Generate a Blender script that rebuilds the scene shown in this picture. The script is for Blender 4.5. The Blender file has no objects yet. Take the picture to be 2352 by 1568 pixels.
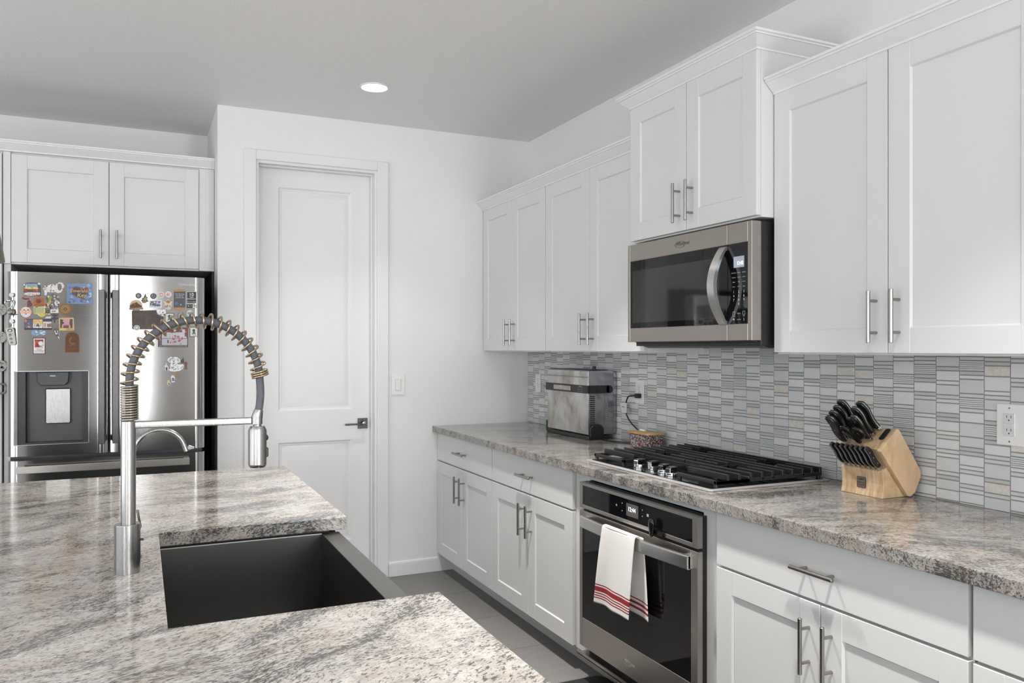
import bpy, bmesh, math, random
from mathutils import Matrix, Vector
R = math.radians
random.seed(7)
S = bpy.context.scene
C = S.collection

# ------------------------------------------------------------------ camera, world, light, exposure
cam_d = bpy.data.cameras.new('camera')
cam = bpy.data.objects.new('camera', cam_d)
C.objects.link(cam)
cam_d.sensor_width = 36.0
cam_d.lens = 36.0 * 1838.05 / 2352
cam_d.shift_y = (799.6 - 784) / 2352
cam_d.clip_start = 0.02
cam.location = (0, 0, 1.4025)
cam.rotation_euler = (R(90), 0, -0.4349)
S.camera = cam

vs = S.view_settings
vs.view_transform = 'Standard'
vs.look = 'None'
vs.gamma = 1
vs.use_curve_mapping = False
vs.exposure = 0.04

w = bpy.data.worlds.new('world')
S.world = w
w.use_nodes = True
bg = w.node_tree.nodes['Background']
bg.inputs[0].default_value = (0.72, 0.84, 1.0, 1)
bg.inputs[1].default_value = 1.0

CEIL = 2.7736      # ceiling height
YB = 4.7827        # wall with the door
YA = 5.525         # back of the fridge alcove
XW = 2.345         # wall behind the cabinets
XT = 2.338         # face of the backsplash tile
XL = 0.3945        # alcove corner
XFAR, YFAR = -4.2, -4.6


def area(name, loc, rot, sx, sy, power, col):
    d = bpy.data.lights.new(name, 'AREA')
    d.shape = 'RECTANGLE'
    d.size, d.size_y = sx, sy
    d.energy = power
    d.color = col
    o = bpy.data.objects.new(name, d)
    o.location = loc
    o.rotation_euler = rot
    C.objects.link(o)
    return o


# daylight through the glazed openings: sky light at the glass, plus fill lamps added for aisle and ceiling
area('daylight_and_fill_rear', (-0.15, YFAR - 0.12, 1.35), (R(90), 0, 0), 0.6, 2.4, 40, (0.97, 0.99, 1.0))
area('daylight_and_fill_rear', (1.75, YFAR - 0.12, 1.35), (R(90), 0, 0), 1.1, 2.4, 165, (0.97, 0.99, 1.0))  # extra lamp added to lift the low back wall and door
area('daylight_and_fill_rear', (-2.9, YFAR - 0.12, 1.35), (R(90), 0, 0), 2.0, 2.4, 130, (0.97, 0.99, 1.0))  # extra lamp added to brighten the base cabinets
area('daylight_left', (XFAR - 0.12, 0.6, 1.35), (R(90), 0, R(-90)), 5.8, 2.4, 85, (0.95, 0.98, 1.0))
area('ceiling_fill_left', (XFAR - 1.9, 0.6, -0.02), (R(180), 0, 0), 3.4, 7.0, 330, (1.0, 0.985, 0.965))  # unseen upward lamp added to brighten the ceiling
DOWNLIGHTS = [(1.1155, 4.1162), (1.1155, 2.65), (1.1155, 1.0), (1.1155, -0.7), (-0.9, 3.6), (-1.3, 1.2), (-1.3, -1.5)]
for i, (x, y) in enumerate(DOWNLIGHTS):
    d = bpy.data.lights.new('downlight_beam', 'AREA')
    d.shape = 'DISK'
    d.size = 0.13
    d.energy = (3.6, 22, 19, 20, 9, 10, 10)[i]
    d.spread = R(84)
    d.color = (1.0, 0.97, 0.93)
    o = bpy.data.objects.new('downlight_beam', d)
    o.location = (x, y, CEIL - 0.012)
    C.objects.link(o)

# ------------------------------------------------------------------ materials
MATS = {}


def mat(name, col=(0.8, 0.8, 0.8), rough=0.5, metal=0.0, spec=0.5, emit=None, es=1.0, coat=0.0):
    if name in MATS:
        return MATS[name]
    m = bpy.data.materials.new(name)
    m.use_nodes = True
    b = m.node_tree.nodes['Principled BSDF']
    b.inputs['Base Color'].default_value = (*col, 1)
    b.inputs['Roughness'].default_value = rough
    b.inputs['Metallic'].default_value = metal
    b.inputs['Specular IOR Level'].default_value = spec
    b.inputs['Coat Weight'].default_value = coat
    if emit:
        b.inputs['Emission Color'].default_value = (*emit, 1)
        b.inputs['Emission Strength'].default_value = es
    MATS[name] = m
    return m


class NT:
    """short helper to build node graphs"""
    def __init__(s, m):
        s.t = m.node_tree
        s.b = s.t.nodes['Principled BSDF']

    def n(s, typ, **kw):
        q = s.t.nodes.new(typ)
        for k, v in kw.items():
            if hasattr(q, k):
                setattr(q, k, v)
        return q

    def l(s, a, b):
        s.t.links.new(a, b)

    def pos(s, scale=(1, 1, 1), rot=(0, 0, 0), loc=(0, 0, 0)):
        g = s.n('ShaderNodeNewGeometry')
        mp = s.n('ShaderNodeMapping')
        mp.inputs['Scale'].default_value = scale
        mp.inputs['Rotation'].default_value = rot
        mp.inputs['Location'].default_value = loc
        s.l(g.outputs['Position'], mp.inputs['Vector'])
        return mp.outputs[0]

    def noise(s, vec, scale, detail=3, rough=0.5, dist=0.0):
        q = s.n('ShaderNodeTexNoise')
        q.inputs['Scale'].default_value = scale
        q.inputs['Detail'].default_value = detail
        q.inputs['Roughness'].default_value = rough
        q.inputs['Distortion'].default_value = dist
        s.l(vec, q.inputs['Vector'])
        return q.outputs['Fac']

    def ramp(s, fac, stops):
        q = s.n('ShaderNodeValToRGB')
        e = q.color_ramp.elements
        while len(e) < len(stops):
            e.new(0.5)
        for i, (p, c) in enumerate(stops):
            e[i].position = p
            e[i].color = (*c, 1) if not isinstance(c, (int, float)) else (c, c, c, 1)
        s.l(fac, q.inputs[0])
        return q.outputs[0]

    def mix(s, fac, a, b, mode='MIX'):
        q = s.n('ShaderNodeMix', data_type='RGBA', blend_type=mode)
        for v, k in ((fac, 0), (a, 6), (b, 7)):
            if isinstance(v, tuple):
                q.inputs[k].default_value = (*v, 1)
            elif isinstance(v, (int, float)):
                q.inputs[k].default_value = v
            else:
                s.l(v, q.inputs[k])
        return q.outputs[2]

    def math(s, op, a, b=0.0):
        q = s.n('ShaderNodeMath', operation=op)
        for i, v in enumerate((a, b)):
            if isinstance(v, (int, float)):
                q.inputs[i].default_value = v
            else:
                s.l(v, q.inputs[i])
        return q.outputs[0]

    def bump(s, h, strength, dist=0.01):
        q = s.n('ShaderNodeBump')
        q.inputs['Strength'].default_value = strength
        q.inputs['Distance'].default_value = dist
        s.l(h, q.inputs['Height'])
        s.l(q.outputs[0], s.b.inputs['Normal'])


def m_wall(name, col, bump=0.25):
    m = mat(name, col, 0.55)
    k = NT(m)
    k.bump(k.noise(k.pos(), 70, 4, 0.55), bump, 0.004)
    return m


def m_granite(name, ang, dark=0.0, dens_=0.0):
    m = mat(name, rough=0.09, spec=0.55)
    k = NT(m)
    p0 = k.pos()
    wv = k.n('ShaderNodeTexNoise')
    wv.inputs['Scale'].default_value = 1.3
    wv.inputs['Detail'].default_value = 2
    k.l(p0, wv.inputs['Vector'])
    sub = k.n('ShaderNodeVectorMath', operation='SUBTRACT')
    k.l(wv.outputs['Color'], sub.inputs[0])
    sub.inputs[1].default_value = (0.5, 0.5, 0.5)
    sc = k.n('ShaderNodeVectorMath', operation='SCALE')
    k.l(sub.outputs[0], sc.inputs[0])
    sc.inputs['Scale'].default_value = 0.42
    ad = k.n('ShaderNodeVectorMath', operation='ADD')
    k.l(p0, ad.inputs[0])
    k.l(sc.outputs[0], ad.inputs[1])
    mp = k.n('ShaderNodeMapping')
    mp.inputs['Rotation'].default_value = (0, 0, ang)
    mp.inputs['Scale'].default_value = (0.66, 1.1, 1.0)
    k.l(ad.outputs[0], mp.inputs['Vector'])
    v = mp.outputs[0]
    v3 = k.n('ShaderNodeMapping')
    v3.inputs['Scale'].default_value = (0.5, 1.25, 1.0)
    k.l(v, v3.inputs['Vector'])
    cloud = k.noise(v3.outputs[0], 6.5, 6, 0.7, 0.8)
    cl = k.ramp(cloud, [(0.47, 0.0), (0.66, 1.0)])
    soft = k.noise(v, 46, 9, 0.76, 0.4)
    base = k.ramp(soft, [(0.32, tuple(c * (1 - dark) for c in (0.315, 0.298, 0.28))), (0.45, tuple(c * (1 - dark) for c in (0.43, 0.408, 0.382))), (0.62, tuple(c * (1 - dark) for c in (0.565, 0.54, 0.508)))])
    tint = k.noise(v, 8, 5, 0.65, 0.5)
    base = k.mix(k.ramp(tint, [(0.42, 0.0), (0.75, 0.85)]), base, (0.78, 0.68, 0.58), 'MULTIPLY')
    base = k.mix(k.math('MULTIPLY', cl, 0.48), base, (0.36, 0.365, 0.38), 'MULTIPLY')
    v2 = k.n('ShaderNodeMapping')
    v2.inputs['Scale'].default_value = (0.58, 1.2, 1.0)
    k.l(v, v2.inputs['Vector'])
    fleck = k.noise(v2.outputs[0], 215, 7, 0.66, 0.7)
    dens = k.noise(v, 16, 4, 0.65, 0.4)
    thr = k.math('SUBTRACT', fleck, k.math('ADD', k.math('MULTIPLY', cl, 0.12), k.math('MULTIPLY', dens, 0.155)))
    fl = k.ramp(thr, [(0.322 + dens_, 1.0), (0.378 + dens_, 0.0)])
    base = k.mix(k.math('MULTIPLY', fl, 0.82), base, (0.032, 0.029, 0.028))
    gar = k.ramp(k.noise(v, 34, 3, 0.6), [(0.265, 1.0), (0.30, 0.0)])
    base = k.mix(gar, base, (0.085, 0.03, 0.034))
    k.l(base, k.b.inputs['Base Color'])
    return m


def m_brushed(name, col, rough, axis, aniso=0.0, bump=0.02):
    """brushed metal; axis = direction in which the brush lines run"""
    m = mat(name, col, rough, 1.0)
    k = NT(m)
    s = [1300, 1300, 1300]
    s['xyz'.index(axis)] = 14
    f = k.noise(k.pos(tuple(s)), 1.0, 3, 0.6)
    r = k.ramp(f, [(0.3, rough * 0.82), (0.7, rough * 1.18)])
    k.l(r, k.b.inputs['Roughness'])
    k.bump(f, bump, 0.002)
    if aniso:
        tg = k.n('ShaderNodeTangent', direction_type='RADIAL', axis='Z')
        k.l(tg.outputs[0], k.b.inputs['Tangent'])
        k.b.inputs['Anisotropic'].default_value = aniso
        k.b.inputs['Anisotropic Rotation'].default_value = 0.25
    return m


def m_floor():
    m = mat('floor_tile', rough=0.45)
    k = NT(m)
    b = k.n('ShaderNodeTexBrick')
    b.offset = 0.5
    b.inputs['Brick Width'].default_value = 0.915
    b.inputs['Row Height'].default_value = 0.4575
    b.inputs['Mortar Size'].default_value = 0.0022
    b.inputs['Scale'].default_value = 1.0
    b.inputs['Color1'].default_value = (0.185, 0.178, 0.171, 1)
    b.inputs['Color2'].default_value = (0.205, 0.197, 0.189, 1)
    b.inputs['Mortar'].default_value = (0.07, 0.068, 0.066, 1)
    k.l(k.pos(loc=(-1.476, -4.295, 0)), b.inputs['Vector'])
    n = k.noise(k.pos((1, 3, 1)), 9, 5, 0.6)
    c = k.mix(0.35, b.outputs['Color'], k.ramp(n, [(0.3, 0.62), (0.7, 1.0)]), 'MULTIPLY')
    k.l(c, k.b.inputs['Base Color'])
    return m


def m_wood(name, c1, c2, scale=(9, 60, 9), rough=0.42, rot=(0, 0, 0)):
    m = mat(name, rough=rough)
    k = NT(m)
    f = k.noise(k.pos(scale, rot), 1.0, 4, 0.6, 0.8)
    k.l(k.ramp(f, [(0.32, c1), (0.66, c2)]), k.b.inputs['Base Color'])
    return m


WALL = m_wall('wall_paint', (0.795, 0.79, 0.785))
CEILM = m_wall('ceiling_paint', (0.84, 0.82, 0.805), 0.35)
TRIM = mat('trim_paint', (0.78, 0.775, 0.765), 0.35)
CAB = mat('cabinet_paint', (0.685, 0.682, 0.675), 0.33)
FLOOR = m_floor()
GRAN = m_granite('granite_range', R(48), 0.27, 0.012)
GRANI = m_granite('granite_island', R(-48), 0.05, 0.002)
NICK = mat('satin_nickel', (0.36, 0.345, 0.325), 0.25, 1.0)
STEEL = m_brushed('brushed_steel', (0.37, 0.36, 0.35), 0.27, 'z', 0, 0.015)
FRSTEEL = m_brushed('fridge_steel', (0.50, 0.49, 0.48), 0.13, 'x', 0.85, 0.003)
OVSTEEL = m_brushed('oven_steel', (0.47, 0.44, 0.405), 0.33, 'y', 0, 0.015)
CHROME = mat('chrome', (0.72, 0.72, 0.72), 0.08, 1.0)
BLKGLASS = mat('black_glass', (0.005, 0.005, 0.006), 0.03, 0, 0.35)
BLK = mat('black_plastic', (0.012, 0.012, 0.013), 0.35)
IRON = mat('cast_iron', (0.012, 0.012, 0.013), 0.42)
DGREY = mat('dark_grey', (0.045, 0.046, 0.05), 0.4)
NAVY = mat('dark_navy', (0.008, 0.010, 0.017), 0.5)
SINKM = m_brushed('gunmetal', (0.165, 0.162, 0.157), 0.36, 'x', 0, 0.03)
WHITEP = mat('white_plastic', (0.83, 0.81, 0.79), 0.3)
SLOT = mat('slot_black', (0.01, 0.01, 0.01), 0.6)
LENS = mat('lamp_lens', (0.9, 0.9, 0.9), 0.4, emit=(1, 0.97, 0.92), es=14)
GLOW = mat('display_glow', (0.9, 0.95, 1), 0.4, emit=(0.75, 0.85, 1.0), es=2.0)
LCD = mat('display_lcd', (0.28, 0.30, 0.36), 0.25, emit=(0.5, 0.55, 0.7), es=0.22)
LCDD = mat('display_dark', (0.09, 0.09, 0.09), 0.2)
PRINT = mat('panel_print', (0.42, 0.42, 0.42), 0.5)
MAPLE = m_wood('maple', (0.50, 0.335, 0.185), (0.66, 0.485, 0.30), (14, 14, 7), 0.4, (0, R(35), 0))
MAPLEB = m_wood('maple_striped', (0.42, 0.26, 0.13), (0.66, 0.49, 0.31), (16, 55, 10), 0.4)
HONEY = m_wood('honey_wood', (0.34, 0.19, 0.075), (0.50, 0.30, 0.13), (20, 20, 20), 0.4)
HOSE = mat('braided_hose', (0.12, 0.125, 0.14), 0.55, 0.2)
k = NT(HOSE)
k.bump(k.noise(k.pos(), 700, 2), 0.5, 0.002)
COIL = mat('coil_steel', (0.42, 0.385, 0.34), 0.22, 1.0)
COILB = mat('coil_bronze', (0.47, 0.36, 0.25), 0.22, 1.0)
GLASSP = bpy.data.materials.new('window_glass')
GLASSP.use_nodes = True
_t = GLASSP.node_tree
_t.nodes.remove(_t.nodes['Principled BSDF'])
_tr = _t.nodes.new('ShaderNodeBsdfTransparent')
_gl = _t.nodes.new('ShaderNodeBsdfGlossy')
_gl.inputs['Roughness'].default_value = 0.02
_mx = _t.nodes.new('ShaderNodeMixShader')
_mx.inputs[0].default_value = 0.06
_t.links.new(_tr.outputs[0], _mx.inputs[1])
_t.links.new(_gl.outputs[0], _mx.inputs[2])
_t.links.new(_mx.outputs[0], _t.nodes['Material Output'].inputs[0])


def flat(r, g, b, rough=0.45):
    """plain colour given in 0-255 screen values"""
    f = lambda c: (c / 255 / 12.92) if c <= 10 else ((c / 255 + 0.055) / 1.055) ** 2.4
    return mat('colour_%d_%d_%d' % (r, g, b), (f(r), f(g), f(b)), rough)


# ------------------------------------------------------------------ mesh helpers
ID = Matrix.Identity(4)


def fr(x, y=0, z=0):   # fronts that face -x: local u = -y, v = z, n = -x
    return Matrix(((0, 0, -1, x), (-1, 0, 0, y), (0, 1, 0, z), (0, 0, 0, 1)))


def fb(y, x=0, z=0):   # fronts that face -y: local u = x, v = z, n = -y
    return Matrix(((1, 0, 0, x), (0, 0, -1, y), (0, 1, 0, z), (0, 0, 0, 1)))


def fe(x, y=0, z=0):   # fronts that face +x: local u = y, v = z, n = +x
    return Matrix(((0, 0, 1, x), (1, 0, 0, y), (0, 1, 0, z), (0, 0, 0, 1)))


class B:
    def __init__(s, m=None, M=ID):
        s.bm = bmesh.new()
        s.mats = []
        s.M = M
        s.m = m

    def idx(s, m):
        m = m or s.m
        if m not in s.mats:
            s.mats.append(m)
        return s.mats.index(m)

    def add(s, t, m):
        i = s.idx(m)
        for f in t.faces:
            f.material_index = i
        t.transform(s.M)
        if s.M.determinant() < 0:
            bmesh.ops.reverse_faces(t, faces=t.faces)
        me = bpy.data.meshes.new('tmp')
        t.to_mesh(me)
        t.free()
        s.bm.from_mesh(me)
        bpy.data.meshes.remove(me)
        return s

    def box(s, x0, x1, y0, y1, z0, z1, m=None, bev=0.0, seg=1):
        t = bmesh.new()
        bmesh.ops.create_cube(t, size=1)
        for v in t.verts:
            v.co = Vector(((x0 + x1) / 2 + v.co.x * abs(x1 - x0), (y0 + y1) / 2 + v.co.y * abs(y1 - y0), (z0 + z1) / 2 + v.co.z * abs(z1 - z0)))
        if bev:
            bmesh.ops.bevel(t, geom=t.edges[:], offset=bev, segments=seg, affect='EDGES', profile=0.5)
        return s.add(t, m)

    def prism(s, poly, z0, z1, m=None, bev=0.0, seg=1):
        """polygon in local xy pulled from z0 to z1"""
        t = bmesh.new()
        a = [t.verts.new((p[0], p[1], z0)) for p in poly]
        b = [t.verts.new((p[0], p[1], z1)) for p in poly]
        n = len(poly)
        t.faces.new(a[::-1])
        t.faces.new(b)
        for i in range(n):
            t.faces.new((a[i], a[(i + 1) % n], b[(i + 1) % n], b[i]))
        bmesh.ops.recalc_face_normals(t, faces=t.faces[:])
        if bev:
            bmesh.ops.bevel(t, geom=t.edges[:], offset=bev, segments=seg, affect='EDGES', profile=0.5)
        return s.add(t, m)

    def lathe(s, prof, m=None, seg=32, M=ID):
        """profile of (radius, height) turned about local z"""
        t = bmesh.new()
        rings = []
        for r, z in prof:
            if r < 1e-6:
                rings.append([t.verts.new((0, 0, z))])
            else:
                rings.append([t.verts.new((r * math.cos(2 * math.pi * i / seg), r * math.sin(2 * math.pi * i / seg), z)) for i in range(seg)])
        for a, b in zip(rings, rings[1:]):
            for i in range(seg):
                j = (i + 1) % seg
                if len(a) == 1 and len(b) == 1:
                    continue
                if len(a) == 1:
                    t.faces.new((a[0], b[j], b[i]))
                elif len(b) == 1:
                    t.faces.new((a[i], a[j], b[0]))
                else:
                    t.faces.new((a[i], a[j], b[j], b[i]))
        for rg in (rings[0], rings[-1]):
            if len(rg) > 1:
                t.faces.new(rg)
        bmesh.ops.recalc_face_normals(t, faces=t.faces[:])
        t.transform(M)
        return s.add(t, m)

    def cyl(s, p0, p1, r, m=None, r1=None, seg=20, bev=0.0):
        p0, p1 = Vector(p0), Vector(p1)
        d = p1 - p0
        L = d.length
        q = d.to_track_quat('Z', 'Y').to_matrix().to_4x4()
        r1 = r if r1 is None else r1
        pr = [(r, 0), (r1, L)]
        if bev:
            pr = [(r - bev, 0), (r, bev), (r1, L - bev), (r1 - bev, L)]
        return s.lathe(pr, m, seg, Matrix.Translation(p0) @ q)

    def tube(s, pts, r, m=None, seg=10, sx=1.0, sy=1.0, ref=None):
        """round (or flattened) tube along points"""
        pts = [Vector(p) for p in pts]
        t = bmesh.new()
        n = len(pts)
        tg = [(pts[min(i + 1, n - 1)] - pts[max(i - 1, 0)]).normalized() for i in range(n)]
        up = Vector(ref) if ref else (Vector((0, 0, 1)) if abs(tg[0].z) < 0.9 else Vector((0, 1, 0)))
        rings = []
        for i in range(n):
            a = (up - tg[i] * up.dot(tg[i])).normalized()
            b = tg[i].cross(a)
            if not ref:
                up = a
            rr = r[i] if isinstance(r, (list, tuple)) else r
            rings.append([t.verts.new(pts[i] + a * (math.cos(2 * math.pi * j / seg) * rr * sx) + b * (math.sin(2 * math.pi * j / seg) * rr * sy)) for j in range(seg)])
        for a, b in zip(rings, rings[1:]):
            for j in range(seg):
                t.faces.new((a[j], a[(j + 1) % seg], b[(j + 1) % seg], b[j]))
        t.faces.new(rings[0])
        t.faces.new(rings[-1])
        bmesh.ops.recalc_face_normals(t, faces=t.faces[:])
        return s.add(t, m)

    def sweep(s, path, prof, m=None):
        """profile (out, up) carried along a plan path of (x, y, nx, ny) with mitred corners"""
        t = bmesh.new()
        rings = [[t.verts.new((x + nx * o, y + ny * o, z)) for o, z in prof] for x, y, nx, ny in path]
        k = len(prof)
        for a, b in zip(rings, rings[1:]):
            for j in range(k):
                t.faces.new((a[j], a[(j + 1) % k], b[(j + 1) % k], b[j]))
        t.faces.new(rings[0])
        t.faces.new(rings[-1])
        bmesh.ops.recalc_face_normals(t, faces=t.faces[:])
        return s.add(t, m)

    def ball(s, c, rx, ry, rz, m=None, u=16, v=10):
        t = bmesh.new()
        bmesh.ops.create_uvsphere(t, u_segments=u, v_segments=v, radius=1)
        for q in t.verts:
            q.co = Vector((c[0] + q.co.x * rx, c[1] + q.co.y * ry, c[2] + q.co.z * rz))
        return s.add(t, m)

    def text(s, txt, size, loc, m=None, depth=0.0003, align='CENTER', sx=1.0, shear=0.0):
        """lettering in local xy at loc, facing local +z"""
        cu = bpy.data.curves.new('letters', 'FONT')
        cu.body = txt
        cu.size = size
        cu.extrude = depth
        cu.align_x = align
        cu.align_y = 'CENTER'
        cu.resolution_u = 2
        cu.shear = shear
        o = bpy.data.objects.new('letters', cu)
        me = bpy.data.meshes.new_from_object(o)
        t = bmesh.new()
        t.from_mesh(me)
        bpy.data.objects.remove(o)
        bpy.data.curves.remove(cu)
        bpy.data.meshes.remove(me)
        for v in t.verts:
            v.co = Vector((v.co.x * sx + loc[0], v.co.y + loc[1], v.co.z + loc[2]))
        return s.add(t, m)

    def mesh(s, verts, faces, m=None, fm=None):
        t = bmesh.new()
        vv = [t.verts.new(v) for v in verts]
        for i, f in enumerate(faces):
            t.faces.new([vv[j] for j in f])
        if fm:
            ids = [s.idx(x) for x in fm]
            t.faces.ensure_lookup_table()
            for f, i in zip(t.faces, ids):
                f.material_index = i
            t.transform(s.M)
            me = bpy.data.meshes.new('tmp')
            t.to_mesh(me)
            t.free()
            s.bm.from_mesh(me)
            bpy.data.meshes.remove(me)
            return s
        return s.add(t, m)

    def make(s, name, parent=None, angle=35, local=False):
        me = bpy.data.meshes.new(name)
        if parent is not None and not local:
            s.bm.transform(WM[parent].inverted())
        s.bm.to_mesh(me)
        s.bm.free()
        for m in s.mats:
            me.materials.append(m)
        for p in me.polygons:
            p.use_smooth = True
        me.set_sharp_from_angle(angle=R(angle))
        o = bpy.data.objects.new(name, me)
        C.objects.link(o)
        md = o.modifiers.new('weighted_normals', 'WEIGHTED_NORMAL')
        md.keep_sharp = True
        md.weight = 80
        WM[o] = ID
        if parent is not None:
            o.parent = parent
            WM[o] = WM[parent].copy()
        return o


WM = {}


def tag(o, label, cat, group=None):
    o['label'] = label
    o['category'] = cat
    if group:
        o['group'] = group
    return o


def thing(name, label, cat, loc, group=None, rotz=0.0):
    o = bpy.data.objects.new(name, None)
    o.empty_display_size = 0.05
    o.location = loc
    o.rotation_euler = (0, 0, rotz)
    C.objects.link(o)
    WM[o] = Matrix.Translation(loc) @ Matrix.Rotation(rotz, 4, 'Z')
    return tag(o, label, cat, group)


def structure(o):
    o['kind'] = 'structure'
    return o


def copy_tree(o, parent=None):
    c = o.copy()
    C.objects.link(c)
    if parent is not None:
        c.parent = parent
    for ch in list(o.children):
        copy_tree(ch, c)
    return c


def bez(p, n=10):
    """smooth curve through points"""
    P = [Vector(q) for q in p]
    out = []
    for i in range(len(P) - 1):
        a, b, c, d = P[max(i - 1, 0)], P[i], P[i + 1], P[min(i + 2, len(P) - 1)]
        for j in range(n):
            t = j / n
            out.append(0.5 * ((2 * b) + (c - a) * t + (2 * a - 5 * b + 4 * c - d) * t * t + (3 * b - a - 3 * c + d) * t ** 3))
    out.append(P[-1])
    return out


def rrect(x0, x1, y0, y1, r, n=5):
    pts = []
    for cx, cy, a in ((x1 - r, y1 - r, 0), (x0 + r, y1 - r, 90), (x0 + r, y0 + r, 180), (x1 - r, y0 + r, 270)):
        for i in range(n + 1):
            t = R(a + 90 * i / n)
            pts.append((cx + r * math.cos(t), cy + r * math.sin(t)))
    return pts


def circ(cx, cy, r, n=24, ry=None):
    return [(cx + r * math.cos(2 * math.pi * i / n), cy + (ry or r) * math.sin(2 * math.pi * i / n)) for i in range(n)]


# ------------------------------------------------------------------ the room
structure(B(FLOOR).box(XFAR, XW, YFAR, YA, -0.05, 0).make('floor'))
structure(B(CEILM).box(XFAR, XW, YFAR, YA, CEIL, CEIL + 0.05).make('ceiling'))
structure(B(WALL).box(XW, XW + 0.1, YFAR, YA, 0, CEIL).make('wall_right'))
b = B(WALL)
b.box(XL, 0.6024, YB, YA, 0, CEIL).box(1.3124, XW, YB, YA, 0, CEIL).box(0.6024, 1.3124, YB, YA, 2.4846, CEIL)
structure(b.make('wall_back'))
structure(B(WALL).box(XFAR, XL, YA, YA + 0.1, 0, CEIL).make('wall_alcove'))
b = B(m_wall('wall_paint_greige', (0.36, 0.345, 0.33)))     # far wall behind the camera with a narrow glazed door and two openings added for fill light
b.box(XFAR, -3.9, YFAR - 0.1, YFAR, 0, CEIL).box(-1.9, -0.45, YFAR - 0.1, YFAR, 0, CEIL).box(0.15, 1.2, YFAR - 0.1, YFAR, 0, CEIL).box(2.3, XW, YFAR - 0.1, YFAR, 0, CEIL)
for x0, x1 in ((-3.9, -1.9), (-0.45, 0.15), (1.2, 2.3)):
    b.box(x0, x1, YFAR - 0.1, YFAR, 2.55, CEIL).box(x0, x1, YFAR - 0.1, YFAR, 0, 0.1)
structure(b.make('wall_front'))
b = B(WALL)
b.box(XFAR - 0.1, XFAR, YFAR, -2.3, 0, CEIL).box(XFAR - 0.1, XFAR, 3.5, YA, 0, CEIL).box(XFAR - 0.1, XFAR, -2.3, 3.5, 2.6, CEIL).box(XFAR - 0.1, XFAR, -2.3, 3.5, 0, 0.06)
structure(b.make('wall_left'))
for nm, M, u0, u1, v0, v1, nmul in (('window_1', fb(YFAR, 0, 0), -0.45, 0.15, 0.1, 2.55, 1), ('added_window_3', fb(YFAR, 0, 0), 1.2, 2.3, 0.1, 2.55, 2), ('added_window_4', fb(YFAR, 0, 0), -3.9, -1.9, 0.1, 2.55, 2), ('window_2', fe(XFAR), -2.3, 3.5, 0.06, 2.6, 4)):  # the wide rear pair is added, only to let fill light in
    b = B(TRIM, M)
    b.box(u0, u1, v0, v0 + 0.05, -0.04, 0.02).box(u0, u1, v1 - 0.05, v1, -0.04, 0.02)
    for i in range(nmul + 1):
        uu = u0 + (u1 - u0 - 0.05) * i / nmul
        b.box(uu, uu + 0.05, v0 + 0.05, v1 - 0.05, -0.04, 0.02)
    o = structure(b.make(nm))
    B(GLASSP, M).box(u0 + 0.05, u1 - 0.05, v0 + 0.05, v1 - 0.05, -0.012, -0.008).make('window_glass', o)

# door with casing
d = thing('door_1', 'white two panel door with square dark lever', 'door', (0.957, YB, 0))
del d['label'], d['category']
structure(d)
b = B(TRIM, fb(YB))
for u0, u1, v0, v1 in ((0.535, 0.6024, 0, 2.542), (1.3124, 1.3815, 0, 2.542), (0.6024, 1.3124, 2.4846, 2.542)):
    b.box(u0, u1, v0, v1, 0, 0.016, bev=0.003)
b.make('casing', d)
b = B(TRIM)
b.box(0.6024, 0.617, YB, YB + 0.19, 0, 2.4846).box(1.298, 1.3124, YB, YB + 0.19, 0, 2.4846).box(0.617, 1.298, YB, YB + 0.19, 2.47, 2.4846)
b.box(0.617, 0.626, YB + 0.045, YB + 0.088, 0, 2.47, bev=0.002).box(1.289, 1.298, YB + 0.045, YB + 0.088, 0, 2.47, bev=0.002).box(0.626, 1.289, YB + 0.045, YB + 0.088, 2.461, 2.47, bev=0.002)
b.make('door_jamb', d)
b = B(TRIM, fb(YB + 0.13))
U0, U1 = 0.619, 1.296
pa, pb = 0.7405, 1.1785
t0 = 0.040
b.box(U0, pa, 0.008, 2.467, 0, t0).box(pb, U1, 0.008, 2.467, 0, t0)
for v0, v1 in ((0.008, 0.23), (0.843, 1.031), (2.357, 2.467)):
    b.box(pa, pb, v0, v1, 0, t0)
for v0, v1 in ((0.23, 0.843), (1.031, 2.357)):
    ins = [(0, t0), (0.010, t0 - 0.009), (0.016, t0 - 0.009), (0.020, t0 - 0.011), (0.052, t0 - 0.003)]
    vv, ff = [], []
    for o_, n_ in ins:
        vv += [(pa + o_, v0 + o_, n_), (pb - o_, v0 + o_, n_), (pb - o_, v1 - o_, n_), (pa + o_, v1 - o_, n_)]
    for i in range(len(ins) - 1):
        for j in range(4):
            ff.append((i * 4 + j, i * 4 + (j + 1) % 4, i * 4 + 4 + (j + 1) % 4, i * 4 + 4 + j))
    kk = (len(ins) - 1) * 4
    ff.append((kk, kk + 1, kk + 2, kk + 3))
    b.mesh(vv, ff)
b.make('door_panel', d, 20)
DKN = mat('dark_nickel', (0.10, 0.097, 0.094), 0.3, 1.0)
b = B(DKN, fb(YB + 0.09))
b.box(1.214, 1.276, 0.908, 0.972, 0, 0.007, bev=0.0015)
b.cyl((1.246, 0.94, 0.006), (1.246, 0.94, 0.035), 0.011)
b.lathe([(0.0, 0.047), (0.012, 0.046), (0.0135, 0.036), (0.011, 0.030)], NICK, 20, Matrix.Translation((1.246, 0.942, 0)))
b.box(1.128, 1.258, 0.933, 0.944, 0.036, 0.047, bev=0.003, seg=2)
b.make('door_handle', d)

b = B(TRIM, fb(YB))
b.prism([(0, 0), (0.013, 0), (0.013, 0.070), (0.008, 0.084), (0, 0.088)], 0, 0.42)
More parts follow.
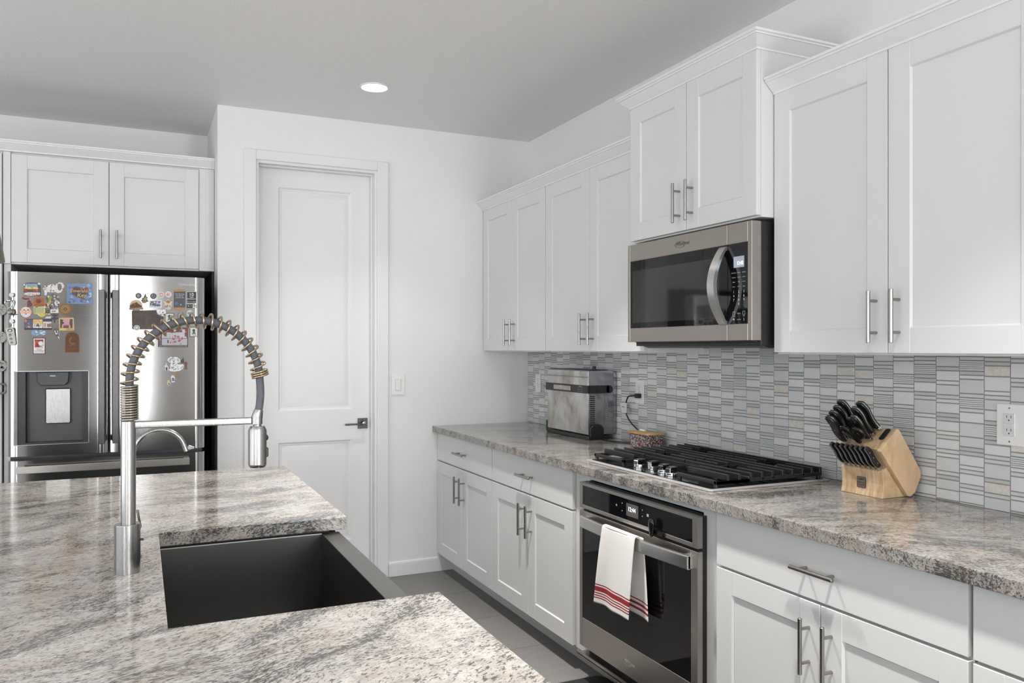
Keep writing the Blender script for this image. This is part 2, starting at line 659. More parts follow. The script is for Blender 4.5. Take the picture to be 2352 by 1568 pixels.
# profile is (out, up); turn it so that it runs along x
for v in b.bm.verts:
    p = fb(YB).inverted() @ v.co
    v.co = Vector((1.383 + p.z, YB - p.x, p.y))
bmesh.ops.recalc_face_normals(b.bm, faces=b.bm.faces[:])
structure(b.make('baseboard_back'))

# ------------------------------------------------------------------ tiled backsplash (one mesh, each tile modelled)
G1 = mat('tile_pale_glass', (0.70, 0.71, 0.71), 0.16)
G2 = mat('tile_grey_glass', (0.63, 0.64, 0.645), 0.18)
G3 = mat('tile_stone', (0.55, 0.515, 0.46), 0.6)
G4 = mat('tile_strip_grey', (0.53, 0.53, 0.525), 0.3)
G5 = mat('tile_strip_pale', (0.62, 0.615, 0.595), 0.35)
GR = mat('tile_grout', (0.27, 0.27, 0.268), 0.8)
kq = NT(G3)
kq.l(kq.ramp(kq.noise(kq.pos(), 90, 4, 0.6), [(0.3, (0.60, 0.565, 0.51)), (0.7, (0.74, 0.70, 0.65))]), kq.b.inputs['Base Color'])
rnd = random.Random(3)
vt, ft, fm = [], [], []


def slab(y0, y1, z0, z1, x, m, e=0.0012):
    i = len(vt)
    xb = XW - 0.004
    vt.extend([(xb, y0, z0), (xb, y1, z0), (xb, y1, z1), (xb, y0, z1),
               (x, y0 + e, z0 + e), (x, y1 - e, z0 + e), (x, y1 - e, z1 - e), (x, y0 + e, z1 - e)])
    for f in ((4, 7, 6, 5), (0, 4, 5, 1), (1, 5, 6, 2), (2, 6, 7, 3), (3, 7, 4, 0)):
        ft.append(tuple(i + j for j in f))
        fm.append(m)


W_, g = 0.0814, 0.0024
ZT0, ZT1 = 0.915, 1.445
yk = 2.587 + W_ * 27
col = 0
while yk > 0.3:
    ya, yb = max(yk - W_ + g / 2, 0.3), min(yk - g / 2, YB - 0.002)
    if yb - ya > 0.006:
        z = ZT0 - (0.012 if col % 2 else 0.038) - rnd.choice((0, 0.004, 0.009))
        ph = col % 2
        while z < ZT1:
            big = rnd.random()
            seq = []
            if ph == 0:
                h = rnd.choice((0.0300, 0.0305, 0.0425))
                if h > 0.04 and big < 0.5:
                    h = 0.030
                if big < 0.24:
                    mm = 'lines'
                elif big < 0.30:
                    mm = G3
                elif big < 0.72:
                    mm = G1
                else:
                    mm = G2
                seq.append((h, mm))
            else:
                for q in range(rnd.choice((1, 1, 2, 2))):
                    seq.append((0.0108, rnd.choice((G4, G4, G5, G2, G2, G1))))
            ph = 1 - ph
            if rnd.random() < (0.16 if ph else 0.0):
                ph = 0
            for h, mm in seq:
                z0, z1 = max(z, ZT0), min(z + h, ZT1)
                if z1 - z0 > 0.002:
                    if mm == 'lines':
                        nl = 5
                        for q in range(nl):
                            a0 = z0 + (z1 - z0) * q / nl
                            slab(ya, yb, a0 + 0.0004, a0 + (z1 - z0) / nl - 0.0006, XT - (0.0008 if q % 2 else 0), G1 if q % 2 == 0 else G2, 0.0006)
                    else:
                        slab(ya, yb, z0, z1, XT, mm)
                z += h + 0.0021
    yk -= W_
    col += 1
b = B(GR)
b.box(XT + 0.0022, XW, 0.3, YB, ZT0, ZT1, GR)
b.mesh(vt, ft, None, fm)
structure(b.make('wall_backsplash', None, 20))

# ------------------------------------------------------------------ cabinets
def shaker(b, u0, u1, v0, v1, n0, t=0.020, rail=0.074, depth=0.007):
    """door leaf with full height stiles, rails between them and a sunken panel"""
    e = 0.0014
    b.box(u0, u0 + rail, v0, v1, n0, n0 + t, bev=e).box(u1 - rail, u1, v0, v1, n0, n0 + t, bev=e)
    b.box(u0 + rail, u1 - rail, v0, v0 + rail, n0, n0 + t - 0.0004, bev=0.0008).box(u0 + rail, u1 - rail, v1 - rail, v1, n0, n0 + t - 0.0004, bev=0.0008)
    b.box(u0 + rail - 0.002, u1 - rail + 0.002, v0 + rail - 0.002, v1 - rail + 0.002, n0 + 0.002, n0 + t - depth)
    q = 0.004
    a, c, d_, f_ = u0 + rail, u1 - rail, v0 + rail, v1 - rail
    z1, z0 = n0 + t - 0.0012, n0 + t - depth
    vv = [(a, d_, z1), (c, d_, z1), (c, f_, z1), (a, f_, z1), (a + q, d_ + q, z0 + 0.0002), (c - q, d_ + q, z0 + 0.0002), (c - q, f_ - q, z0 + 0.0002), (a + q, f_ - q, z0 + 0.0002)]
    b.mesh(vv, [(j, (j + 1) % 4, 4 + (j + 1) % 4, 4 + j) for j in range(4)])


def bar_pull(parent, M, u, v, n, vertical=True, L=0.157):
    b = B(NICK, M)
    a = Vector((0, 1, 0)) if vertical else Vector((1, 0, 0))
    c = Vector((u, v, n + 0.035))
    b.cyl(c - a * L / 2, c + a * L / 2, 0.0062, bev=0.0012, seg=20)
    for s in (-1, 1):
        p = c + a * (s * 0.048)
        b.cyl((p.x, p.y, n), p, 0.0046, seg=14)
    return b.make('handle', parent)


def door(root, M, u0, u1, v0, v1, hs, hv, rail=0.074, paint=None):
    """hs: -1 handle by the left edge, +1 by the right edge"""
    b = B(paint or CAB, M)
    shaker(b, u0, u1, v0, v1, 0.0, rail=rail)
    o = b.make('door', root, 30)
    bar_pull(o, M, (u1 - 0.0385) if hs > 0 else (u0 + 0.0385), hv, 0.020)
    return o


def drawer(root, M, u0, u1, v0, v1):
    o = B(CAB, M).box(u0, u1, v0, v1, 0, 0.020, bev=0.0025, seg=2).make('drawer', root)
    bar_pull(o, M, (u0 + u1) / 2, (v0 + v1) / 2, 0.020, False)
    return o


def wall_unit(label, y0, y1, ym, z0, z1, xf, filler=0.0, side=None):
    t = thing('wall_cabinet', label, 'cabinet', (XW - 0.002, (y0 + y1) / 2, z0), 'white wall cabinets along the range wall')
    xb = xf + 0.0205
    b = B(CAB).box(xb, XW - 0.001, y0, y1, z0 - 0.006, z1 + 0.004, bev=0.0008)
    b.make('carcass', t)
    M = fr(xb)
    g = 0.0018
    door(t, M, -(y1 - filler) + g, -ym - g, z0, z1, 1, z0 + 0.109)
    door(t, M, -ym + g, -y0 - g, z0, z1, -1, z0 + 0.109)
    return t


XU = 2.0135
wall_unit('tall white double wall cabinet in the corner by the door wall', 3.903, 4.781, 4.337, 1.388, 2.2917, XU, 0.004)
wall_unit('tall white double wall cabinet between the corner cabinet and the microwave', 2.9535, 3.900, 3.4275, 1.388, 2.2917, XU, 0.0)
wall_unit('short raised white double cabinet directly above the microwave', 2.1600, 2.9515, 2.5580, 1.8665, 2.4433, 1.94)
wall_unit('large white double wall cabinet right of the microwave, above the knife block', 1.214, 2.1580, 1.6860, 1.388, 2.2917, XU)

CP = [(-0.012, -0.010), (0.003, -0.010), (0.003, -0.003), (0.009, 0.001), (0.036, 0.027), (0.040, 0.028), (0.040, 0.034), (0.046, 0.036), (0.046, 0.044), (-0.012, 0.044)]


def crown(label, path, z):
    o = B(TRIM).sweep(path, [(o_, z + u_) for o_, u_ in CP]).make('crown_molding', None, 25)
    return tag(o, label, 'molding', 'white crown moldings on the cabinets')


crown('white crown molding on the corner wall cabinets left of the microwave', [(XU, 4.781, -1, 0), (XU, 2.9535, -1, 0)], 2.2997)
crown('white crown molding wrapping the raised cabinet above the microwave',
      [(XW - 0.002, 2.9515, 0, 1), (1.94, 2.9515, -1, 1), (1.94, 2.160, -1, -1), (XW - 0.002, 2.160, 0, -1)], 2.4513)
crown('white crown molding on the cabinet right of the microwave', [(XU, 2.1575, -1, 0), (XU, 1.214, -1, 0)], 2.2997)

XD = 1.7012


def base_unit(label, y0, y1, ym, name='base_cabinet'):
    t = thing(name, label, 'cabinet', (XW - 0.01, (y0 + y1) / 2, 0), 'white base cabinets along the range wall')
    xb = XD + 0.0205
    B(CAB).box(xb, XW - 0.001, y0, y1, 0.104, 0.8765, bev=0.0008).make('carcass', t)
    B(CAB).box(1.800, XW - 0.001, y0, y1, 0, 0.104).make('toe_kick', t)
    M = fr(xb)
    g = 0.0018
    drawer(t, M, -y1 + g, -y0 - g, 0.701, 0.869)
    door(t, M, -y1 + g, -ym - g, 0.112, 0.693, 1, 0.572)
    door(t, M, -ym + g, -y0 - g, 0.112, 0.693, -1, 0.572)
    return t


base_unit('white base cabinet in the corner, one drawer over two doors', 3.9185, 4.781, 4.357)
base_unit('white base cabinet just left of the wall oven, drawer over two doors', 3.040, 3.9165, 3.480)
base_unit('wide white base cabinet right of the oven, below the knife block', 1.208, 2.085, 1.6445)
base_unit('white base cabinet cut off by the right edge of the picture', 0.335, 1.200, 0.768)

# oven housing: face frame round the oven
t = thing('oven_cabinet', 'white frame cabinet housing the built-in oven under the cooktop', 'cabinet', (XW - 0.01, 2.56, 0))
b = B(CAB)
b.box(1.7217, 1.742, 2.087, 2.172, 0.104, 0.8765).box(1.7217, 1.742, 2.922, 3.038, 0.104, 0.8765)
b.box(1.7217, 1.742, 2.172, 2.922, 0.850, 0.8765).box(1.7217, 1.742, 2.172, 2.922, 0.104, 0.118)
b.box(1.742, XW - 0.001, 2.087, 2.105, 0.104, 0.8765).box(1.742, XW - 0.001, 3.020, 3.038, 0.104, 0.8765).box(1.742, XW - 0.001, 2.105, 3.020, 0.104, 0.118)
b.make('face_frame', t)
B(CAB).box(1.800, XW - 0.001, 2.087, 3.038, 0, 0.104).make('toe_kick', t)

# counter on the range wall
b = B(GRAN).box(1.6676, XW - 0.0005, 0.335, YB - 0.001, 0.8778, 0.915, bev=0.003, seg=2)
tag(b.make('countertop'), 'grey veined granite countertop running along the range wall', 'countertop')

# ------------------------------------------------------------------ island with its counter, sink and taps
b = B(GRANI)
b.prism([(-0.95, 0.42), (0.5445, 0.42), (0.5445, 1.5175), (0.0444, 1.5175), (0.0444, 2.3133), (0.5445, 2.3133), (0.5445, 3.4061), (-0.95, 3.4061)], 0.8765, 0.915, bev=0.003, seg=2)
tag(b.make('island_countertop'), 'pale speckled granite island countertop with a cutout for the sink', 'countertop')
ISL = mat('island_paint', (0.028, 0.029, 0.032), 0.4)
t = thing('island_cabinet', 'island base cabinet carrying the speckled granite top', 'cabinet', (-0.1, 1.9, 0))
b = B(ISL)
b.box(-0.65, 0.500, 0.47, 1.495, 0.10, 0.876).box(-0.65, 0.500, 2.345, 3.36, 0.10, 0.876).box(-0.65, 0.020, 1.495, 2.345, 0.10, 0.876).box(0.020, 0.500, 1.495, 2.345, 0.10, 0.585)
b.make('carcass', t)
B(ISL).box(-0.60, 0.43, 0.52, 3.31, 0, 0.10).make('toe_kick', t)
M = fe(0.500)
for u0, u1 in ((0.48, 0.985), (0.989, 1.49), (2.35, 2.85), (2.854, 3.355)):
    door(t, M, u0, u1, 0.112, 0.868, 1 if u0 in (0.48, 2.35) else -1, 0.75, paint=ISL)

t = thing('farmhouse_sink', 'dark gunmetal apron front sink set into the island', 'sink', (0.28, 1.92, 0.6))
X0, X1, Y0, Y1 = 0.030, 0.5265, 1.505, 2.335
zi, zr, w_ = 0.640, 0.8680, 0.006
b = B(SINKM)
b.box(X0, X0 + 0.0135, Y0, Y1, 0.60, zr).box(0.4745, X1, Y0, Y1, 0.60, zr, bev=0.0025, seg=2)
b.box(X0, 0.4745, Y0, Y0 + 0.012, 0.60, zr).box(X0, 0.4745, Y1 - 0.012, Y1, 0.60, zr)
b.box(X0, 0.4745, Y0, Y1, 0.60, zi)
b.make('basin', t)
B(flat(214, 212, 208)).box(0.0455, 0.4745, 2.3195, 2.3226, 0.8668, 0.8698, bev=0.0008).make('pale_rim_line', t)  # thin pale strip along the top of the far basin wall
b = B(CHROME).lathe([(0.055, 0), (0.055, 0.003), (0.043, 0.004), (0.035, -0.0005), (0.0, -0.0005)], M=Matrix.Translation((0.26, 1.92, zi)))
b.make('drain', t)

# pull-down spring faucet
FX, FY = -0.0235, 1.933
t = thing('kitchen_faucet', 'tall brushed steel faucet with open spring coil and pull-down head', 'faucet', (FX, FY, 0.915))
T = lambda x, y, z: Matrix.Translation((x, y, z))
B(STEEL).lathe([(0.0262, 0), (0.0262, 0.104), (0.0252, 0.1055), (0.0, 0.1055)], seg=48, M=T(FX - 0.002, FY, 0.9152)).make('base', t)
b = B(STEEL).lathe([(0.0152, 0), (0.0152, 0.222), (0.0145, 0.2235), (0, 0.2235)], seg=40, M=T(FX, FY, 1.0206))
b.make('column', t)
b = B(DGREY).ball((FX + 0.027, FY - 0.004, 0.985), 0.004, 0.003, 0.003)
b.make('lever_stub', t)
ZA = 1.2352
b = B(STEEL)
b.box(FX + 0.010, 0.234, FY - 0.0065, FY + 0.0065, ZA - 0.008, ZA + 0.008, bev=0.003, seg=2)
b.lathe([(0.0088, -0.009), (0.0125, -0.008), (0.0125, 0.008), (0.0115, 0.009), (0.0088, 0.009), (0.0088, -0.009)], seg=32, M=T(0.2455, FY, ZA))
b.make('arm', t)
CXA, RA, ZC_ = 0.1152, 0.1365, 1.3295
arc = lambda a: Vector((CXA - RA * math.cos(a), FY, ZC_ + RA * math.sin(a)))
hose = [Vector((CXA - RA, FY, 1.244))] + [Vector((CXA - RA, FY, 1.244 + 0.0855 * i / 6)) for i in range(1, 6)] + [arc(math.pi * i / 40) for i in range(41)]
hose += [Vector(p) for p in ((0.2530, FY, 1.316), (0.2535, FY, 1.300), (0.2528, FY, 1.284), (0.2510, FY, 1.268), (0.2492, FY, 1.2585))]
B(HOSE).tube(hose, 0.0088, seg=14, ref=(0, 1, 0)).make('hose', t)


def coil(path, turns, r, wr, m, b, pitch=None):
    """wire wound round a path"""
    L = [0.0]
    for a, c in zip(path, path[1:]):
        L.append(L[-1] + (c - a).length)
    N = int(turns * 14)
    pts = []
    for i in range(N + 1):
        f = i / N
        s_ = (pitch(f) if pitch else f) * L[-1]
        j = max(k_ for k_ in range(len(L)) if L[k_] <= s_ + 1e-9)
        j = min(j, len(path) - 2)
        q = (s_ - L[j]) / max(L[j + 1] - L[j], 1e-9)
        p = path[j].lerp(path[j + 1], q)
        tg = (path[j + 1] - path[j]).normalized()
        a = Vector((0, 1, 0))
        c = tg.cross(a)
        th = 2 * math.pi * turns * f
        pts.append(p + a * (r * math.cos(th)) + c * (r * math.sin(th)))
    b.tube(pts, wr, m, seg=8)


st = [Vector((CXA - RA, FY, 1.2455)), Vector((CXA - RA, FY, 1.322))]
b = B(COIL)
coil(st, 14, 0.0163, 0.0026, COIL, b)
b.make('tight_spring', t, 60)
ap = [Vector((CXA - RA, FY, 1.322))] + [arc(math.pi * i / 60) for i in range(58)]
b = B(COIL)
coil(ap, 22, 0.0172, 0.0024, COILB, b)
b.make('open_spring', t, 60)
ep = [arc(math.pi * 57 / 60), Vector((0.2535, FY, 1.336))]
b = B(COILB)
coil(ep, 3, 0.0178, 0.0026, COILB, b)
b.make('end_coil', t, 60)
b = B(STEEL)
b.tube([(0.2494, FY, 1.260), (0.2455, FY, 1.2425), (0.2455, FY, 1.224)], [0.0100, 0.0130, 0.0085], seg=24, ref=(0, 1, 0))
b.make('hose_collar', t)
b = B(STEEL).lathe([(0.0, -0.0955), (0.0165, -0.0955), (0.0195, -0.092), (0.0205, -0.088), (0.0208, -0.010), (0.0165, -0.0005), (0.0125, 0.0), (0.009, 0.0), (0.009, 0.006), (0, 0.006)], seg=40, M=T(0.2465, FY, 1.2225))
h = b.make('spray_head', t)
b = B(BLK)
b.ball((0.2665, FY - 0.002, 1.195), 0.0045, 0.006, 0.007).box(0.262, 0.2705, FY - 0.007, FY + 0.004, 1.150, 1.172, bev=0.002)
b.make('button', h)

t = thing('filter_tap', 'slim gooseneck filtered water tap standing behind the spring faucet', 'tap', (-0.0148, 2.06, 0.915))
B(STEEL).lathe([(0.019, 0), (0.019, 0.006), (0.012, 0.012), (0.0095, 0.03), (0.0095, 0.075), (0.006, 0.08), (0, 0.08)], seg=24, M=T(-0.0148, 2.06, 0.9152)).make('base', t)
pts = [(-0.0148, 2.06, 0.99), (-0.0148, 2.06, 1.08), (-0.0148, 2.06, 1.15)]
pts += [(0.0415 - 0.0563 * math.cos(math.pi * i / 20), 2.06, 1.1545 + 0.0563 * math.sin(math.pi * i / 20)) for i in range(0, 19)]
pts += [(0.1000, 2.06, 1.157)]
B(STEEL).tube(pts, 0.0055, seg=12, ref=(0, 1, 0)).make('spout', t)
B(STEEL).tube(bez([(-0.010, 2.055, 0.985), (-0.004, 2.05, 0.982), (0.000, 2.045, 0.99), (-0.003, 2.04, 1.01), (-0.006, 2.038, 1.03)], 5), 0.0028, seg=8).make('lever', t)

# ------------------------------------------------------------------ wall oven and towel
t = thing('wall_oven', 'stainless built-in oven with black glass door, clock reading 12:44', 'oven', (1.9, 2.547, 0.12))
B(BLK).box(1.716, 2.25, 2.176, 2.918, 0.126, 0.846).box(1.7005, 1.7205, 2.155, 2.9385, 0.150, 0.842).make('body', t)
M = fr(1.702)
ua, ub = -2.9405, -2.1529


def framed(b, M, u0, u1, v0, v1, g0, g1, h0, h1, t, m1, m2, rr=0.008):
    """steel frame with a rounded glass inset"""
    b.box(u0, g0, v0, v1, 0, t, m1, 0.0012).box(g1, u1, v0, v1, 0, t, m1, 0.0012).box(g0, g1, v0, h0, 0, t, m1, 0.0012).box(g0, g1, h1, v1, 0, t, m1, 0.0012)
    b.prism(rrect(g0 - 0.001, g1 + 0.001, h0 - 0.001, h1 + 0.001, rr), 0.002, t - 0.002, m2)


b = B(OVSTEEL, M)
framed(b, M, ua, ub, 0.7345, 0.8415, -2.9152, -2.1815, 0.7495, 0.8285, 0.022, OVSTEEL, BLKGLASS)
for u, v, s_ in ((-2.655, 0.793, 0.008), (-2.615, 0.807, 0.005), (-2.615, 0.778, 0.005), (-2.478, 0.805, 0.005), (-2.478, 0.782, 0.005)):
    b.prism(circ(u, v, s_ / 2, 10), 0.0195, 0.0203, PRINT)
b.box(-2.449, -2.437, 0.787, 0.797, 0.0195, 0.0203, PRINT)
o = b.make('control_panel', t)
b = B(LCDD, M)
b.box(-2.585, -2.5045, 0.7660, 0.8140, 0.0195, 0.0204, LCDD)
b.text('12:44', 0.0235, (-2.548, 0.792, 0.0204), GLOW, 0.0002)
b.make('clock_display', o)
b = B(OVSTEEL, M)
framed(b, M, ua, ub, 0.157, 0.724, -2.917, -2.1885, 0.276, 0.6705, 0.022, OVSTEEL, BLKGLASS, 0.012)
o = b.make('oven_door', t)
b = B(CHROME, M).text('Whirlpool', 0.018, (-2.560, 0.211, 0.022), CHROME, 0.0004, sx=0.95, shear=0.15)
b.tube([(-2.575 + 0.030 * math.cos(a), 0.2085 + 0.011 * math.sin(a), 0.0226) for a in [R(20 + 14 * i) for i in range(23)]], 0.0006, CHROME, seg=6)
b.make('logo', o)
# broad bowed handle
pts = []
for i in range(25):
    f = i / 24
    y = 2.884 - f * (2.884 - 2.168)
    pts.append((1.648 - 0.018 * math.sin(math.pi * f) ** 0.8, y))
vv, ff = [], []
for x, y in pts:
    vv += [(x, y, 0.669), (x, y, 0.706), (x + 0.004, y, 0.712), (x + 0.014, y, 0.712), (x + 0.014, y, 0.665), (x + 0.004, y, 0.665)]
for i in range(24):
    for j in range(6):
        ff.append((i * 6 + j, i * 6 + (j + 1) % 6, i * 6 + 6 + (j + 1) % 6, i * 6 + 6 + j))
ff += [tuple(range(6)), tuple(range(144, 150))]
b = B(mat('bright_steel', (0.66, 0.65, 0.63), 0.28, 1.0))
b.mesh(vv, ff)
bmesh.ops.recalc_face_normals(b.bm, faces=b.bm.faces[:])
b.box(1.655, 1.6805, 2.845, 2.884, 0.668, 0.709).box(1.655, 1.6805, 2.168, 2.207, 0.668, 0.709)
b.make('handle', o)
b = B(OVSTEEL)
b.box(1.668, 1.7205, 2.152, 2.942, 0.121, 0.127, bev=0.001).box(1.668, 1.672, 2.152, 2.942, 0.121, 0.137)
b.make('vent_trim', t)

t = thing('oven_lock', 'glossy black pear shaped child lock hanging below the oven clock', 'lock', (1.672, 2.40, 0.735))
GBLK = mat('gloss_black', (0.008, 0.008, 0.009), 0.06)
M = T(1.662, 2.3945, 0.7625) @ Matrix.Rotation(R(12), 4, 'X') @ Matrix.Rotation(R(90), 4, 'Y')
b = B(GBLK)
b.lathe([(0, 0.725), (0.006, 0.727), (0.0105, 0.735), (0.0125, 0.748), (0.0155, 0.764), (0.0165, 0.774), (0.0145, 0.784), (0.008, 0.791), (0, 0.793)], None, 28, T(1.664, 2.3945, 0) @ Matrix.Diagonal((0.6, 1, 1, 1)))
b.cyl((1.664, 2.3945, 0.768), (1.6815, 2.3945, 0.768), 0.009)
b.make('knob', t)
B(GBLK).box(1.672, 1.6822, 2.335, 2.395, 0.7345, 0.752, bev=0.003).make('strap', t)

# dish towel folded over the handle
CL = mat('towel_white', (0.80, 0.775, 0.745), 0.9)
k = NT(CL)
wvn = k.n('ShaderNodeTexWave')
wvn.inputs['Scale'].default_value = 160
k.l(k.pos((0, 1, 0.55)), wvn.inputs['Vector'])
k.bump(wvn.outputs['Fac'], 0.9, 0.003)
RED = mat('towel_red', (0.30, 0.018, 0.024), 0.9)
t = thing('dish_towel', 'white waffle towel with red end stripes hung over the oven handle', 'towel', (1.62, 2.55, 0.42))


def towel(b, y_top0, y_top1, y_bot0, y_bot1, ztop, zbot, x_top, x_bot, seed, stripes):
    rr = random.Random(seed)
    nu, nv = 26, 64
    p1, p2 = rr.random() * 6, rr.random() * 6
    vv, ff, ms = [], [], []
    for j in range(nv + 1):
        f = j / nv
        for i in range(nu + 1):
            q = i / nu
            y = (y_top0 + (y_top1 - y_top0) * q) * (1 - f) + (y_bot0 + (y_bot1 - y_bot0) * q) * f
            zb = zbot + 0.010 * q * (1 if zbot < 0.43 else -1)
            z = ztop + (zb - ztop) * f
            amp = 0.0015 + 0.0075 * f
            x = x_top + (x_bot - x_top) * f ** 0.6 + amp * math.sin(5.2 * q + p1 + 0.8 * f) + 0.4 * amp * math.sin(11 * q + p2)
            vv.append((x, y, z))
    for j in range(nv):
        f = (j + 0.5) / nv
        for i in range(nu):
            ff.append((j * (nu + 1) + i, j * (nu + 1) + i + 1, (j + 1) * (nu + 1) + i + 1, (j + 1) * (nu + 1) + i))
            ms.append(RED if any(a < f < c for a, c in stripes) else CL)
    b.mesh(vv, ff, None, ms)


ST = [(0.753, 0.772), (0.785, 0.838), (0.856, 0.872), (0.889, 0.905), (0.922, 0.944)]
b = B(CL)
towel(b, 2.660, 2.436, 2.712, 2.452, 0.716, 0.408, 1.622, 1.612, 2, ST)
# fold over the bar, then the back layer between bar and door
vv, ff = [], []
for i in range(15):
    q = i / 14
    y = 2.660 + (2.436 - 2.660) * q
    for a in range(9):
        th = math.pi * a / 8
        vv.append((1.6335 - 0.0118 * math.cos(th), y, 0.7158 + 0.006 * math.sin(th)))
for i in range(14):
    for a in range(8):
        ff.append((i * 9 + a, i * 9 + a + 1, i * 9 + 10 + a, i * 9 + 9 + a))
b.mesh(vv, ff, CL)
o = b.make('front_layer', t, 60)
md = o.modifiers.new('thickness', 'SOLIDIFY')
md.thickness = 0.0028
md.offset = 1
b = B(CL)
towel(b, 2.655, 2.425, 2.680, 2.395, 0.716, 0.432, 1.6500, 1.6535, 5, [(0.80, 0.82), (0.84, 0.88), (0.91, 0.93)])
o = b.make('back_layer', t, 60)
md = o.modifiers.new('thickness', 'SOLIDIFY')
md.thickness = 0.0028

# ------------------------------------------------------------------ microwave
t = thing('microwave', 'over-the-range stainless microwave with curved handle, clock reading 12:43', 'microwave', (2.13, 2.56, 1.43))
b = B(BLK).box(1.970, XW - 0.009, 2.172, 2.950, 1.412, 1.850, bev=0.002)
b.make('case', t)
b = B(DGREY)
b.prism([(1.95, 1.4285), (2.32, 1.4285), (2.32, 1.404), (2.02, 1.404)], -2.93, -2.19)
for v in b.bm.verts:
    v.co = Vector((v.co.x, -v.co.z, v.co.y))
bmesh.ops.recalc_face_normals(b.bm, faces=b.bm.faces[:])
b.make('underside_vent', t)
MX = m_brushed('microwave_steel', (0.40, 0.37, 0.335), 0.34, 'y', 0, 0.012)
M = fr(1.970)
b = B(MX, M)
g0, g1, h0, h1, TT = -2.9345, -2.1931, 1.489, 1.7765, 0.042
b.box(-2.9516, g0, 1.4295, 1.8485, 0, TT, MX, 0.0015).box(g0, -2.3000, h1, 1.8485, 0, TT, MX, 0.0015).box(g0, -2.3000, 1.4295, h0, 0, TT, MX, 0.0015)
b.prism(rrect(g0 - 0.001, -2.3000, h0 - 0.001, h1 + 0.001, 0.006), 0.002, TT - 0.0015, BLKGLASS)
dr = b.make('microwave_door', t)
b = B(mat('window_tint', (0.02, 0.02, 0.02), 0.05), M)
b.prism(rrect(-2.915, -2.345, 1.512, 1.735, 0.004), TT - 0.0015, TT - 0.0009)
b.make('door_window', dr)
vv, ff = [], []
for i in range(65):
    f = i / 64
    v = 1.487 + f * (1.770 - 1.487)
    n = TT + 0.006 + 0.058 * math.sin(math.pi * f) ** 0.85
    tk = 0.012 + 0.004 * math.sin(math.pi * f)
    for u, dn in ((-2.336, 0), (-2.299, 0), (-2.299, -tk), (-2.336, -tk)):
        vv.append((u, v, n + dn))
for i in range(64):
    for j in range(4):
        ff.append((i * 4 + j, i * 4 + (j + 1) % 4, i * 4 + 4 + (j + 1) % 4, i * 4 + 4 + j))
ff += [(0, 1, 2, 3), (256, 257, 258, 259)]
b = B(mat('bright_steel', (0.66, 0.65, 0.63), 0.28, 1.0), M).mesh(vv, ff)
bmesh.ops.recalc_face_normals(b.bm, faces=b.bm.faces[:])
b.box(-2.334, -2.301, 1.490, 1.502, TT - 0.003, TT + 0.004).box(-2.334, -2.301, 1.756, 1.768, TT - 0.003, TT + 0.004)
b.make('handle', dr, 30)
b = B(DKN, M).text('Whirlpool', 0.021, (-2.563, 1.8135, TT), DKN, 0.0004, sx=0.95, shear=0.15)
b.tube([(-2.578 + 0.033 * math.cos(a), 1.8105 + 0.012 * math.sin(a), TT + 0.0006) for a in [R(20 + 14 * i) for i in range(23)]], 0.0006, DKN, seg=6)
b.make('logo', dr)
b = B(MX, M)
b.box(-2.2975, g1, h1, 1.8485, 0, TT, MX, 0.0015).box(-2.2975, g1, 1.4295, h0, 0, TT, MX, 0.0015).box(g1, -2.1712, 1.4295, 1.8485, 0, TT, MX, 0.0015)
b.prism(rrect(-2.2975, g1 + 0.001, h0 - 0.001, h1 + 0.001, 0.006), 0.002, TT - 0.0015, BLKGLASS)
zz = TT - 0.0015
for r_, row in enumerate((('AutoCook', 'Reheat', 'Defrost'), ('Popcorn', 'Soften', 'Steam'), ('Keep', 'Melt', 'Power'), ('Timer', 'Clock', 'Light'))):
    for c_, s_ in enumerate(row):
        b.text(s_, 0.0058, (-2.2665 + 0.0265 * c_, 1.672 - 0.0165 * r_, zz), PRINT, 0.00015)
for r_, row in enumerate(('123', '456', '789', ' 0 ')):
    for c_, s_ in enumerate(row):
        if s_ != ' ':
            b.text(s_, 0.0125, (-2.2665 + 0.0265 * c_, 1.6035 - 0.0145 * r_, zz), flat(190, 190, 190), 0.00015)
for u, s_ in ((-2.2665, 'Cancel'), (-2.2135, 'Start')):
    b.box(u - 0.006, u + 0.006, 1.533, 1.534, zz, zz + 0.0002, PRINT).box(u - 0.006, u + 0.006, 1.521, 1.522, zz, zz + 0.0002, PRINT).box(u - 0.006, u - 0.005, 1.521, 1.534, zz, zz + 0.0002, PRINT).box(u + 0.005, u + 0.006, 1.521, 1.534, zz, zz + 0.0002, PRINT)
    b.text(s_, 0.0052, (u, 1.517, zz), PRINT, 0.00015)
b.text('Options', 0.0055, (-2.240, 1.527, zz), PRINT, 0.00015).text('Vent Fan', 0.0055, (-2.240, 1.505, zz), PRINT, 0.00015)
b.prism(circ(-2.2665, 1.506, 0.0035, 10), zz, zz + 0.0002, PRINT).box(-2.2145, -2.2125, 1.500, 1.509, zz, zz + 0.0002, PRINT)
cp = b.make('control_panel', t)
b = B(LCD, M).box(-2.2665, -2.2115, 1.690, 1.7295, TT - 0.0015, TT - 0.0006, LCD)
b.text('12:43', 0.0185, (-2.2325, 1.7045, TT - 0.0006), GLOW, 0.0002, sx=0.82)
b.make('clock_display', cp)

